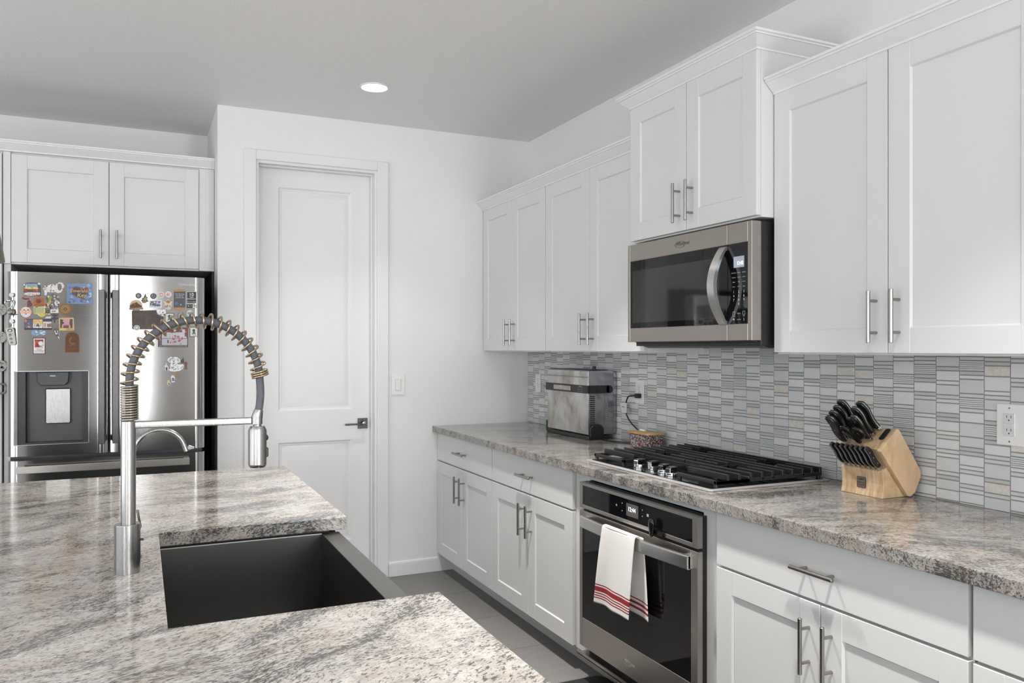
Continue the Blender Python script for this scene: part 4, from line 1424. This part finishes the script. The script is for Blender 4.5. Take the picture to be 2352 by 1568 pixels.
# hooks with hanging openers on the left edge of the door
for lab, hy, parts_ in (('clear hook magnet holding a steel bottle opener with a turtle', 290, 'ring'), ('clear hook magnet holding a perforated steel can key', 765, 'key')):
    t = thing('hook_magnet', lab, 'magnet', (*at(205 / 7.838, 640 + hy / 7.838, FY0)[:1], FY0 - 0.004, at(205 / 7.838, 640 + hy / 7.838, FY0)[1]), 'hook magnets on the refrigerator edge')
    b = B(mat('clear_plastic', (0.75, 0.75, 0.76), 0.1), fb(FY0 - 0.0005))
    u, v = at(212 / 7.838, 640 + hy / 7.838, FY0)
    b.prism(circ(u, v, 0.0115, 8), 0, 0.009, None, 0.002)
    b.make('hook', t)
    P = lambda a, c: at(a / 7.838, 640 + c / 7.838, FY0)
    b = B(CHROME, fb(FY0 - 0.008))
    q = [P(210, hy + 45), P(205, hy + 105)]
    b.tube([(*q[0], 0.001), (*q[1], 0.001)], 0.0022, BRZ, 6)
    if parts_ == 'ring':
        rg = [P(95, 440), P(115, 405), P(235, 400), P(245, 430), P(195, 520), P(165, 520)]
        pts = bez([(*p, 0.0015) for p in rg + rg[:1]], 5)
        b.tube(pts, 0.0034, CHROME, 8)
        b.make('bottle_opener', t)
        b = B(mat('pewter', (0.22, 0.21, 0.19), 0.3, 1.0), fb(FY0 - 0.006))
        u, v = P(212, 600)
        b.ball((u, v, 0.003), 0.0165, 0.0165, 0.005).ball((u + 0.016, v - 0.011, 0.003), 0.009, 0.003, 0.003).ball((u - 0.006, v - 0.018, 0.003), 0.004, 0.007, 0.003).ball((u - 0.016, v + 0.008, 0.003), 0.006, 0.003, 0.003)
        b.ball((u, v, 0.006), 0.009, 0.009, 0.004)
        b.make('turtle_charm', t)
    else:
        kk_ = [P(95, 905), P(120, 880), P(225, 875), P(262, 905), P(300, 1160), P(285, 1190), P(190, 1200), P(160, 1170)]
        b.prism(kk_, 0, 0.004, mat('pewter', (0.22, 0.21, 0.19), 0.3, 1.0), 0.001)
        for cx, cy, rx, ry in ((185, 930, 45, 30), (190, 1010, 26, 24), (205, 1082, 26, 22), (218, 1150, 22, 20)):
            b.prism([P(*p) for p in circ(cx, cy, rx, 16, ry)], 0.0038, 0.0043, DGREY)
            b.prism([P(*p) for p in circ(cx, cy + 4, rx * 0.6, 12, ry * 0.55)], 0.0042, 0.0046, CHROME if cy == 930 else flat(150, 150, 148))
        b.make('can_key', t)

# right hand door
magnet('black round button magnet left of the small green tree', MR, circ(290, 235, 43, 28, 39), (30, 30, 34), [(circ(290, 235, 33, 20, 29), (112, 110, 114))] + blots(268, 215, 312, 255, 9, 5, 9, [(170, 168, 172), (66, 64, 70)], 30))
magnet('black round button magnet right of the small green tree', MR, circ(495, 240, 43, 28, 39), (30, 30, 34), [(circ(495, 240, 33, 20, 29), (104, 104, 108))] + blots(473, 220, 517, 260, 9, 5, 9, [(170, 170, 174), (60, 60, 66)], 31))
magnet('dark green pine tree magnet with olive bear figure', MR, [(385, 198), (400, 250), (420, 262), (410, 275), (420, 300), (435, 318), (405, 318), (395, 336), (345, 336), (335, 310), (318, 298), (340, 290), (335, 270), (360, 260)], (52, 58, 56), [([(352, 285), (390, 250), (410, 280), (405, 305), (350, 305)], (148, 138, 88)), (rect(348, 312, 398, 332), (140, 130, 76))] + blots(345, 270, 410, 330, 7, 5, 10, [(52, 56, 56), (110, 112, 84)], 32))
magnet('round pink and white button magnet above the wooden angel', MR, circ(603, 223, 45, 28, 43), (214, 208, 200), [(circ(603, 223, 32, 20, 30), (206, 150, 152))] + blots(580, 205, 626, 245, 9, 5, 10, [(184, 104, 112), (222, 206, 200)], 33))
magnet('round white button magnet with rose sketch beside the dark plaque', MR, circ(704, 216, 45, 28, 42), (222, 216, 206), [(circ(704, 216, 32, 20, 29), (212, 170, 168))] + blots(682, 198, 726, 236, 8, 5, 9, [(176, 92, 102), (226, 214, 206)], 34))
magnet('round brown landscape badge magnet lettered across its base', MR, circ(255, 372, 90, 36, 80), (196, 176, 148),
       [([(170, 375), (205, 345), (265, 325), (285, 345), (340, 380), (340, 405), (168, 405)], (98, 68, 42)), (rect(225, 340, 250, 372), (126, 86, 56)), ([(160, 405), (355, 395), (355, 428), (160, 432)], (176, 152, 122)), (rect(210, 436, 290, 441), (120, 92, 66))],
       text=[('BENEZETTE', 0.0145, (258, 416), (44, 32, 24), {})], rough=0.6)
magnet('white framed block print magnet in indigo ink', MR, [(437, 300), (610, 297), (612, 402), (434, 402)], (222, 222, 224), [(rect(450, 310, 594, 384), (92, 96, 122))] + blots(455, 315, 590, 380, 34, 5, 13, [(206, 208, 214), (60, 64, 92), (190, 192, 200)], 35))
magnet('cream wooden angel magnet with wings and red lettering', MR, [(630, 310), (680, 318), (668, 300), (690, 282), (712, 282), (728, 300), (722, 318), (768, 312), (745, 350), (752, 380), (735, 395), (738, 420), (700, 432), (665, 420), (662, 395), (645, 380), (655, 350)], (206, 194, 168),
       [(circ(700, 318, 27, 20, 23), (166, 124, 76)), (rect(682, 318, 718, 323), (60, 44, 32))] + blots(655, 362, 745, 392, 12, 6, 11, [(150, 96, 104), (120, 70, 80), (196, 176, 160)], 36))
magnet('dark slate plaque magnet with wooden ends and white lettering', MR, [(778, 175), (790, 155), (850, 138), (920, 155), (938, 175), (938, 405), (915, 430), (860, 442), (800, 425), (776, 400)], (172, 124, 70),
       [([(780, 180), (936, 178), (936, 398), (778, 398)], (58, 62, 70)), (circ(815, 342, 20, 16), (120, 126, 134)), (circ(815, 342, 12, 12), (58, 62, 70)), ([(868, 365), (875, 345), (882, 365), (875, 372)], (206, 208, 210)), (circ(800, 270, 3, 6), (190, 190, 194)), (circ(920, 315, 4, 6), (150, 150, 156))],
       text=[('I am Starving', 0.0088, (857, 212), (222, 222, 222), {}), ('his North', 0.0088, (857, 237), (222, 222, 222), {}), ('and the life', 0.0088, (862, 262), (222, 222, 222), {})], th=0.006)
magnet('black and white ten year warranty card sticker', MR, rect(957, 175, 1095, 345), (222, 222, 222), [(rect(962, 181, 1088, 300), (14, 14, 16)), (rect(962, 300, 1088, 338), (18, 18, 20))],
       text=[('10', 0.0245, (1022, 220), (240, 240, 240), {}), ('YEAR', 0.0085, (1024, 256), (240, 240, 240), {}), ('WARRANTY', 0.0088, (1025, 281), (240, 240, 240), {'sx': 0.98}), ('DIGITAL INVERTER', 0.0058, (1025, 320), (210, 210, 210), {})], th=0.0012)
magnet('small black and white symbol sticker under the warranty card', MR, rect(957, 355, 1095, 406), (26, 26, 28), [(rect(1042, 358, 1090, 402), (214, 214, 214)), (rect(975, 370, 990, 384), (190, 190, 190)), (rect(1010, 372, 1026, 380), (150, 150, 150)), (rect(1054, 366, 1076, 386), (70, 70, 70))], th=0.0012)
LEA = m_wood('dark_leather', (0.030, 0.021, 0.017), (0.080, 0.050, 0.034), (18, 18, 18), 0.45)
magnet('large dark brown leather rectangle magnet', MR, [(196, 447), (215, 438), (560, 435), (640, 440), (642, 690), (560, 698), (215, 702), (200, 690)], LEA, th=0.005)
magnet('shiny white and silver leaf magnet on the corner of the brown leather', MR, [(536, 430), (600, 428), (665, 425), (672, 460), (650, 490), (640, 522), (600, 515), (560, 490), (542, 465)], (214, 212, 210), blots(550, 440, 660, 505, 16, 6, 13, [(96, 90, 88), (240, 238, 236), (150, 146, 144)], 38), th=0.008, rough=0.2)
magnet('silver disc magnet on the lower left corner of the brown leather', MR, circ(265, 680, 45, 28, 38), (196, 192, 186), [(circ(265, 678, 33, 20, 27), (160, 156, 150)), (circ(265, 678, 18, 16, 15), (206, 202, 198))], th=0.009, rough=0.3)
for lab, x0, y0, x1, y1 in (('black framed bird print magnet, largest of the three bird prints', 655, 475, 782, 612), ('black framed bird print magnet half hidden by the faucet coil', 838, 478, 916, 562), ('black framed bird print magnet right of the barn card', 998, 668, 1112, 806)):
    w_, h_ = x1 - x0, y1 - y0
    magnet(lab, MR, rect(x0, y0, x1, y1), (32, 32, 34), [(rect(x0 + 8, y0 + 8, x1 - 8, y1 - 8), (206, 204, 192)), (circ(x0 + w_ * 0.5, y0 + h_ * 0.34, w_ * 0.17, 14), (40, 42, 46)),
           ([(x0 + w_ * 0.42, y0 + h_ * 0.45), (x0 + w_ * 0.62, y0 + h_ * 0.45), (x0 + w_ * 0.74, y0 + h_ * 0.78), (x0 + w_ * 0.5, y0 + h_ * 0.66), (x0 + w_ * 0.28, y0 + h_ * 0.78)], (62, 66, 72)), (rect(x0 + w_ * 0.36, y0 + h_ * 0.84, x1 - w_ * 0.2, y0 + h_ * 0.87), (80, 78, 76))])
magnet('round pale blue magnet with a teal wave', MR, circ(1003, 480, 45, 28, 46), (196, 206, 204), [([(962, 470), (1045, 465), (1040, 490), (1000, 500), (970, 488)], (96, 140, 150)), (rect(975, 465, 1040, 472), (70, 80, 88))])
magnet('rectangular park card magnet of a white barn with red leaves', MR, rect(560, 677, 976, 945), (40, 34, 38),
       [(rect(566, 684, 970, 750), (96, 34, 44)), ([(620, 745), (905, 740), (965, 820), (610, 825)], (190, 190, 196)), (rect(614, 825, 965, 918), (172, 172, 180)), (rect(895, 700, 940, 770), (182, 186, 194)), (rect(570, 850, 612, 918), (92, 80, 84)), (rect(690, 848, 708, 890), (50, 50, 56)), (rect(610, 822, 968, 828), (52, 50, 54)), (rect(562, 920, 974, 942), (28, 26, 28)), (rect(930, 690, 972, 800), (120, 30, 42))]
       + blots(570, 690, 960, 740, 22, 8, 17, [(176, 30, 44), (60, 36, 42), (206, 196, 200)], 40) + blots(730, 785, 900, 900, 34, 6, 14, [(190, 36, 50), (170, 26, 40), (204, 150, 156)], 41) + blots(566, 780, 612, 850, 9, 7, 13, [(184, 38, 54), (206, 120, 128)], 42)
       + [(rect(640 + 40 * i, 750, 643 + 40 * i, 820), (120, 120, 128)) for i in range(6)],
       text=[('GREAT SMOKY MOUNTAINS NATIONAL PARK', 0.0068, (768, 931), (206, 204, 200), {'sx': 0.98})], th=0.003)
magnet('green leaf magnet above the barn card', MR, [(735, 672), (765, 655), (820, 668), (815, 690), (780, 708), (750, 695)], (84, 140, 62), [([(760, 672), (800, 675), (780, 695)], (56, 104, 44))], th=0.006)
DOG = [(690, 1130), (700, 1105), (735, 1080), (765, 1088), (800, 1082), (830, 1088), (868, 1118), (870, 1150), (845, 1162), (820, 1160), (838, 1180), (870, 1188), (905, 1180), (917, 1205), (905, 1245), (860, 1275), (780, 1285), (725, 1278), (703, 1255), (735, 1240), (728, 1200), (740, 1160), (712, 1158)]
magnet('white spotted dalmatian puppy magnet with pale blue ears', MR, DOG, (226, 226, 224),
       [([(705, 1128), (735, 1095), (750, 1105), (735, 1145), (715, 1145)], (150, 172, 186)), ([(820, 1100), (845, 1108), (860, 1135), (840, 1150), (822, 1130)], (150, 172, 186)), (circ(778, 1140, 12, 12, 8), (40, 44, 50)), (circ(778, 1165, 16, 12, 8), (112, 132, 146))]
       + [(circ(762 + 34 * i, 1120, 6, 8), (54, 60, 68)) for i in range(2)] + blots(745, 1175, 850, 1270, 30, 4, 8, [(70, 80, 88), (96, 110, 120)], 43) + blots(750, 1092, 810, 1112, 7, 4, 7, [(110, 122, 130)], 44) + [([(870, 1240), (900, 1205), (905, 1210), (880, 1245)], (120, 132, 140))])
magnet('small white church magnet left of the puppy', MR, [(645, 1205), (662, 1200), (675, 1158), (690, 1200), (705, 1215), (702, 1272), (645, 1268)], (206, 204, 202), [(rect(668, 1225, 690, 1268), (50, 50, 54)), (rect(648, 1215, 656, 1262), (96, 94, 96))], th=0.006)
magnet('small black castle magnet behind the puppy tail', MR, [(873, 1140), (882, 1115), (895, 1120), (902, 1092), (910, 1090), (915, 1120), (922, 1135), (918, 1165), (895, 1172), (878, 1160)], (34, 36, 38), th=0.006)
magnet('dark red fire hydrant magnet right of the puppy', MR, [(918, 1175), (930, 1160), (945, 1145), (960, 1160), (972, 1175), (960, 1185), (958, 1232), (970, 1250), (922, 1254), (932, 1235), (932, 1188)], (104, 44, 48), [(rect(932, 1180, 958, 1186), (74, 30, 34))], th=0.008)
magnet('tiny brown animal magnet, highest of the three tiny animals', MR, [(800, 1320), (812, 1298), (840, 1300), (852, 1325), (848, 1360), (838, 1385), (828, 1350), (815, 1380), (805, 1362)], (140, 110, 66), th=0.006)
magnet('tiny white and black panda magnet', MR, [(735, 1365), (748, 1335), (778, 1334), (795, 1362), (790, 1395), (795, 1430), (750, 1436), (745, 1400)], (206, 206, 204), [(circ(768, 1385, 16, 10, 14), (60, 64, 64)), (rect(752, 1400, 790, 1412), (48, 50, 52))], th=0.006)
magnet('tiny cream animal magnet, lowest of the three tiny animals', MR, [(683, 1430), (695, 1402), (718, 1404), (732, 1432), (730, 1470), (712, 1482), (690, 1468)], (196, 182, 146), [(circ(712, 1455, 9, 8, 14), (70, 60, 48))], th=0.006)
magnet('silver clip magnet lying in the gap above the freezer drawer', lambda p: at(p[0], p[1], FY0), [(430, 1028), (434, 1022), (446, 1026), (446, 1029), (434, 1032)], (206, 206, 208), th=0.010, rough=0.2)

for i, (v, lab) in enumerate(((711, 'round patterned coaster on the white panel, topmost of three'), (774, 'round patterned coaster on the white panel, second of three'), (840, 'round patterned coaster on the white panel, lowest of three'))):
    x, z = at(0.5, v, 4.98)
    b = B(None, fb(4.9797))
    b.prism(circ(x, z, 0.031, 32), 0, 0.006, flat(196, 186, 170), 0.001)
    b.prism(circ(x, z, 0.027, 28), 0.0056, 0.0064, flat(186, 184, 180))
    for poly, c in blots(x - 0.018, z - 0.018, x + 0.018, z + 0.018, 14, 0.003, 0.006, [(120, 120, 120), (150, 148, 146)], 60 + i):
        b.prism(poly, 0.006, 0.0067, flat(*c))
    tag(b.make('coaster'), lab, 'coaster', 'round coasters left of the refrigerator')
x, z = at(3, 892, 4.98)
b = B(flat(150, 152, 154), fb(4.9797)).tube([(x + 0.024 * math.cos(R(a)), z + 0.026 * math.sin(R(a)), 0.006) for a in range(0, 361, 15)], 0.005, seg=8)
tag(b.make('hanging_ring'), 'grey ring hanging below the three coasters on the white panel', 'ring')

# ------------------------------------------------------------------ small oven on the counter
OST = mat('stained_steel', (0.52, 0.50, 0.47), 0.33, 0.85)
k = NT(OST)
a_ = k.noise(k.pos((1, 1, 0.7)), 7, 5, 0.6, 0.4)
c_ = k.ramp(a_, [(0.36, (0.30, 0.28, 0.255)), (0.50, (0.50, 0.48, 0.45)), (0.62, (0.62, 0.61, 0.59))])
k.l(c_, k.b.inputs['Base Color'])
t = thing('toaster_oven', 'flip-up steel toaster oven standing on its side against the tile', 'toaster oven', (2.25, 3.91, 0.915))
OX, OB, OY0, OY1, OZ0, OZ1 = 2.158, 2.3330, 3.684, 4.145, 0.940, 1.284
SIDE = mat('dark_steel', (0.30, 0.305, 0.32), 0.2, 1.0)
b = B(None, fb(0))
pf = [(OX, OZ0), (OB - 0.025, OZ0)] + [(OB - 0.025 + 0.025 * math.sin(R(a)), OZ0 + 0.025 - 0.025 * math.cos(R(a))) for a in range(15, 91, 15)] + [(OB - 0.03 + 0.03 * math.cos(R(a)), OZ1 - 0.03 + 0.03 * math.sin(R(a))) for a in range(0, 91, 15)] + [(OX, OZ1)]
b.prism(pf, -OY1, -OY0, SIDE, 0.003, 2)
b.make('body', t)
b = B(OST)
b.box(OX - 0.004, OX, OY0 + 0.002, OY1 - 0.002, OZ0 + 0.004, 1.166, bev=0.001).box(OX - 0.004, OX, OY0 + 0.002, OY1 - 0.002, 1.2005, 1.246, bev=0.001).box(OX - 0.004, OX, OY0 + 0.002, OY1 - 0.002, 1.250, OZ1 - 0.004, bev=0.001)
b.make('dirty_base_plate', t)
b = B(BLK)
b.box(OX - 0.010, OX + 0.0, OY0 - 0.006, OY1 + 0.012, 1.162, 1.204, bev=0.002)
b.box(OX - 0.010, 2.286, OY0 - 0.008, OY0, 1.162, 1.204, bev=0.002)
b.cyl((2.286, OY0 - 0.008, 1.183), (2.286, OY0, 1.183), 0.021, seg=24)
b.box(OX - 0.014, OX - 0.008, 4.155, 4.185, 1.181, 1.184)
for i in range(4):
    for j in range(3):
        b.box(OX - 0.0112, OX - 0.0098, 3.725 + 0.016 * i, 3.732 + 0.016 * i, 1.168 + 0.011 * j, 1.172 + 0.011 * j, flat(120, 120, 120))
b.box(OX - 0.0112, OX - 0.0098, 3.735, 3.765, 1.196, 1.200, flat(150, 150, 150))
hb = b.make('handle_band', t)
b = B(OST).box(OX - 0.0125, OX - 0.0095, 3.86, 4.055, 1.170, 1.196, bev=0.001)
b.make('label_plate', hb)
b = B(SLOT)
for i in range(17):
    z = 1.146 - i * 0.0108
    b.box(OX + 0.010, OX + 0.040, OY0 - 0.0012, OY0 + 0.001, z - 0.0028, z + 0.0028)
b.make('vent_slots', t)
b = B(CHROME, fb(OY0 - 0.0005))
for i in range(18):
    z = 1.146 - i * 0.0108
    b.tube([(2.270 + 0.011 * math.cos(R(a)), z + 0.004 * math.sin(R(a)), 0.001) for a in range(-80, 200, 35)], 0.0010, seg=5)
b.make('curled_vents', t)
b = B(BLK, fb(OY0))
b.box(OX - 0.004, OB - 0.055, 0.9152, 0.936, -(OY1 - OY0) - 0.012, 0.010, BLK, 0.003)
b.prism([(OX + 0.006, 0.930), (OX + 0.006, 0.965)] + [(OX + 0.048 - 0.042 * math.cos(R(a)), 0.965 + 0.034 * math.sin(R(a))) for a in range(15, 181, 15)] + [(OX + 0.090, 0.930)], 0.0005, 0.012, BLK, 0.002)
b.box(OX - 0.006, OX + 0.004, 0.920, 0.985, -(OY1 - OY0) - 0.016, -(OY1 - OY0) - 0.004, BLK, 0.002)
b.make('foot_frame', t)
b = B(BLK)
b.box(OX + 0.003, OB - 0.04, OY0 + 0.03, OY1 - 0.02, OZ1 - 0.001, OZ1 + 0.003)
b.make('hinge_cover', t)
b = B(CHROME, T(2.225, 3.735, OZ1 + 0.002)).lathe([(0.011, 0), (0.011, 0.006), (0.008, 0.008), (0.008, 0.011), (0.012, 0.013), (0.011, 0.018), (0, 0.019)], BLK, 20)
b.lathe([(0.0085, 0.0185), (0.006, 0.021), (0, 0.0215)], CHROME, 20)
b.make('top_knob', t)

t = thing('power_cord', 'black power cord with a white tag, plugged into the tile outlet', 'cord', (2.32, 3.47, 0.92))
path = bez([(2.309, 3.4640, 1.158), (2.303, 3.485, 1.158), (2.303, 3.522, 1.150), (2.306, 3.546, 1.120), (2.309, 3.5560, 1.085), (2.312, 3.5480, 1.050), (2.316, 3.515, 1.015), (2.320, 3.462, 0.985), (2.3235, 3.405, 0.955), (2.3235, 3.392, 0.932), (2.318, 3.42, 0.9195), (2.29, 3.455, 0.9188), (2.245, 3.52, 0.9188), (2.222, 3.60, 0.9188), (2.225, 3.648, 0.9188), (2.245, 3.662, 0.9188)], 8)
B(BLK).tube(path, 0.0035, seg=8).make('cable', t)
b = B(BLK)
b.box(2.304, 2.3315, 3.442, 3.468, 1.1465, 1.1705, bev=0.004, seg=2)
b.make('plug', t)
b = B(flat(226, 226, 224)).prism([(3.536, 1.116), (3.556, 1.119), (3.599, 1.112), (3.585, 1.062), (3.538, 1.064)], 0, 0.0006)
for v in b.bm.verts:
    v.co = Vector((2.3025 + v.co.z, v.co.x, v.co.y))
b.text('WARNING', 0.007, (0, 0, 0), flat(120, 120, 120), 0.0001)
for v in b.bm.verts:
    if v.co.x < 1:
        v.co = Vector((2.3022 - v.co.z, 3.568 - v.co.x * 0.9, 1.095 + v.co.y))
b.make('warning_tag', t)

# patterned box and marker
PAT = mat('mosaic_print', rough=0.35)
k = NT(PAT)
vo = k.n('ShaderNodeTexVoronoi')
vo.inputs['Scale'].default_value = 190
k.l(k.pos(), vo.inputs['Vector'])
sp = k.n('ShaderNodeSeparateColor')
k.l(vo.outputs['Color'], sp.inputs[0])
q = k.n('ShaderNodeValToRGB')
q.color_ramp.interpolation = 'CONSTANT'
e = q.color_ramp.elements
while len(e) < 7:
    e.new(0.5)
for i, (p, c) in enumerate(((0.0, (0.03, 0.04, 0.07)), (0.27, (0.50, 0.51, 0.52)), (0.43, (0.13, 0.16, 0.24)), (0.56, (0.32, 0.02, 0.025)), (0.68, (0.26, 0.30, 0.38)), (0.78, (0.52, 0.38, 0.06)), (0.87, (0.04, 0.04, 0.05)))):
    e[i].position = p
    e[i].color = (*c, 1)
k.l(sp.outputs[0], q.inputs[0])
k.l(q.outputs[0], k.b.inputs['Base Color'])
t = thing('patterned_box', 'small mosaic patterned tin box with a wooden lid beside the cooktop', 'box', (2.25, 3.285, 0.915))
vv = [(2.212, 3.212, 0.9153), (2.290, 3.212, 0.9153), (2.290, 3.360, 0.9153), (2.212, 3.360, 0.9153), (2.203, 3.200, 0.984), (2.298, 3.200, 0.984), (2.298, 3.372, 0.984), (2.203, 3.372, 0.984)]
b = B(PAT).mesh(vv, [(3, 2, 1, 0), (4, 5, 6, 7), (0, 1, 5, 4), (1, 2, 6, 5), (2, 3, 7, 6), (3, 0, 4, 7)])
bmesh.ops.bevel(b.bm, geom=b.bm.edges[:], offset=0.004, segments=2, affect='EDGES')
b.make('tin', t)
B(HONEY).prism(rrect(2.197, 2.304, 3.193, 3.379, 0.012), 0.9842, 0.9925, None, 0.0015, 2).make('lid', t)
t = thing('marker_pen', 'white marker pen lying on the wooden lid of the patterned box', 'pen', (2.245, 3.29, 0.9925))
B(flat(222, 220, 216)).cyl((2.250, 3.335, 0.9978), (2.243, 3.278, 0.9978), 0.0052, bev=0.001).make('barrel', t)
B(flat(150, 150, 150)).cyl((2.243, 3.278, 0.9978), (2.2418, 3.268, 0.9978), 0.0046, bev=0.001).make('cap', t)

# ------------------------------------------------------------------ knife block with its knives
t = thing('knife_block', 'striped light wood knife block with slanted top and side plank', 'knife block', (2.25, 1.92, 0.915))
b = B(MAPLEB, fb(0))
b.prism([(2.173, 0.9155), (2.177, 0.935), (2.1785, 0.960), (2.1760, 0.985), (2.1730, 1.003), (2.1945, 1.0165), (2.1545, 1.0770), (2.2290, 1.1400), (2.318, 1.000), (2.320, 0.985), (2.290, 0.9155)], -2.008, -1.8395, MAPLEB, 0.0012)
b.make('block', t)
b = B(MAPLE, fb(0))
b.prism([(2.1460, 1.0725), (2.1500, 1.0790), (2.2180, 1.1420), (2.2260, 1.1425), (2.2340, 1.1340), (2.3280, 1.0040), (2.3330, 0.990), (2.3310, 0.978), (2.3050, 0.9300), (2.2840, 0.9180), (2.2700, 0.9200)], -1.8392, -1.8220, MAPLE, 0.0025, 2)
b.make('side_plank', t)
b = B(BRZ, fr(2.1765)).prism(rrect(-1.9430, -1.9075, 0.940, 0.976, 0.003), -0.003, 0.0016, BRZ)
b.prism(rrect(-1.9415, -1.909, 0.9415, 0.9745, 0.003), 0.0012, 0.0020, flat(96, 88, 74))
b.text('CHICAGO', 0.0068, (-1.925, 0.957, 0.002), flat(40, 34, 28), 0.0002, sx=0.98)
b.text('CUTLERY', 0.0068, (-1.925, 0.949, 0.002), flat(40, 34, 28), 0.0002, sx=0.98)
b.prism([(-1.938, 0.966), (-1.925, 0.971), (-1.911, 0.968), (-1.925, 0.965)], 0.0018, 0.0023, flat(40, 34, 28))
b.make('badge', t)
SO, SD, SN = Vector((2.1545, 0, 1.0770)), Vector((0.7635, 0, 0.6458)), Vector((-0.6458, 0, 0.7635))


def face(s, y, n=0.0):
    p = SO + SD * s + SN * n
    return Vector((p.x, y, p.z))


KM = Matrix(((0.7071, 0, -0.7071, 0), (0, 1, 0, 0), (0.7071, 0, 0.7071, 0), (0, 0, 0, 1)))   # local z runs along the handle
b = B(BLK, Matrix.Translation(face(0.068, 1.8585)) @ Matrix(((0.7635, 0, -0.6458, 0), (0, 1, 0, 0), (0.6458, 0, 0.7635, 0), (0, 0, 0, 1))))
b.prism(rrect(-0.026, 0.026, -0.0095, 0.0095, 0.008), -0.002, 0.0022, BLK, 0.0006)
b.make('sharpener', t)
KST = mat('knife_steel', (0.60, 0.60, 0.60), 0.2, 1.0)
KBL = mat('knife_black', (0.010, 0.010, 0.011), 0.22)


def knife(label, pos, L, wd, tk, group, steak=False):
    o = bpy.data.objects.new('steak_knife' if steak else 'kitchen_knife', None)
    o.empty_display_size = 0.02
    Mx = Matrix.Translation(pos) @ KM @ (Matrix.Rotation(R(90), 4, 'Z') if steak else ID)
    o.matrix_basis = Mx
    C.objects.link(o)
    WM[o] = Mx
    tag(o, label, 'knife', group)
    # outline in local (y, z): bolster, belly, swell at the butt
    n = 12
    lft, rgt = [], []
    for i in range(n + 1):
        f = i / n
        wv = wd * (0.40 + 0.10 * math.sin(f * math.pi * 1.3) + (0.12 if f > 0.82 else 0.12 * max(0, (f - 0.55) / 0.27)))
        sh = wd * (0.16 * math.sin(f * math.pi * 1.9) - 0.10 * f)
        z = 0.014 + (L - 0.014) * f
        if f == 1:
            wv *= 0.86
        lft.append((sh - wv, z))
        rgt.append((sh + wv, z))
    out = rgt + lft[::-1]
    yz = Matrix(((0, 0, 1, 0), (1, 0, 0, 0), (0, 1, 0, 0), (0, 0, 0, 1)))
    b = B(KBL, yz)
    b.prism(out, -tk / 2, -tk * 0.11, KBL, tk * 0.14, 2).prism(out, tk * 0.11, tk / 2, KBL, tk * 0.14, 2)
    b.make('handle_scales', o, local=True)
    b = B(KST, yz)
    b.prism([(y * 1.05, z + (0.0009 if z > L - 0.001 else 0)) for y, z in out], -tk * 0.12, tk * 0.12)
    for f in (0.2, 0.5, 0.78):
        b.prism(circ(0, 0.014 + (L - 0.014) * f, 0.0022, 10), -tk / 2 - 0.0003, tk / 2 + 0.0003)
    b.make('tang', o, local=True)
    b = B(KST, yz)
    b.prism([(-wd * 0.45, 0.0005), (wd * 0.45, 0.0005), (wd * 0.40, 0.015), (-wd * 0.36, 0.015)], -tk * 0.36, tk * 0.36, KST, 0.001)
    b.make('bolster', o, local=True)
    return o


GK = 'black handled knives in the wooden block'
for s, y, L, wd, tk, lab in (
        (0.011, 1.972, 0.128, 0.030, 0.0165, 'black handled kitchen knife, lowest of the left column in the block'),
        (0.035, 1.972, 0.131, 0.030, 0.0165, 'black handled kitchen knife, second from the bottom of the left column'),
        (0.060, 1.972, 0.131, 0.030, 0.0165, 'black handled kitchen knife, third from the bottom of the left column'),
        (0.085, 1.972, 0.133, 0.030, 0.0165, 'black handled kitchen knife, topmost of the left column in the block'),
        (0.040, 1.926, 0.100, 0.022, 0.014, 'short black paring knife between the two knife columns'),
        (0.034, 1.891, 0.118, 0.024, 0.0145, 'black handled kitchen knife, lowest of the right column above the scissors'),
        (0.060, 1.899, 0.131, 0.030, 0.0165, 'black handled kitchen knife, middle of the right column in the block'),
        (0.085, 1.893, 0.133, 0.030, 0.0165, 'black handled kitchen knife, topmost of the right column near the sharpener')):
    knife(lab, face(s, y), L, wd, tk, GK)
ORD = ['nearest the side plank', 'second from the side plank', 'third from the side plank', 'fourth from the side plank', 'fifth from the side plank', 'sixth from the side plank', 'seventh from the side plank', 'farthest from the side plank']
k0 = None
for i in range(8):
    y = 1.853 + i * 0.0203
    pos = Vector((2.1830, y, 1.0095))
    if k0 is None:
        k0 = knife('slim black steak knife in the lower row, ' + ORD[0], pos, 0.100, 0.019, 0.0115, 'steak knives in the lower row of the block', True)
    else:
        c = copy_tree(k0)
        c.location = pos
        c['label'] = 'slim black steak knife in the lower row, ' + ORD[i]
t = thing('kitchen_scissors', 'black handled kitchen scissors stuck in the front of the block', 'scissors', face(0.010, 1.915))
Mx = Matrix.Translation(face(0.012, 1.915, 0.0)) @ KM
b = B(KBL, Mx)
for s, c in ((-1, 0.026), (1, 0.030)):
    loop = [(0.001 * s, 0.004 * s, 0.012), (0.001, 0.010 * s, 0.028), (0.001, 0.030 * s, 0.040), (0.001, 0.043 * s, 0.056), (0.001, 0.040 * s, 0.073), (0.001, 0.024 * s, 0.079), (0.001, 0.009 * s, 0.068), (0.001, 0.006 * s, 0.050), (0.001, 0.006 * s, 0.028)]
    b.tube(bez(loop, 6), 0.0062, KBL, 10)
b.make('handle', t)
b = B(KST, Mx)
b.box(-0.003, 0.003, -0.009, 0.009, 0.001, 0.020, KST, 0.001)
b.make('blade', t)
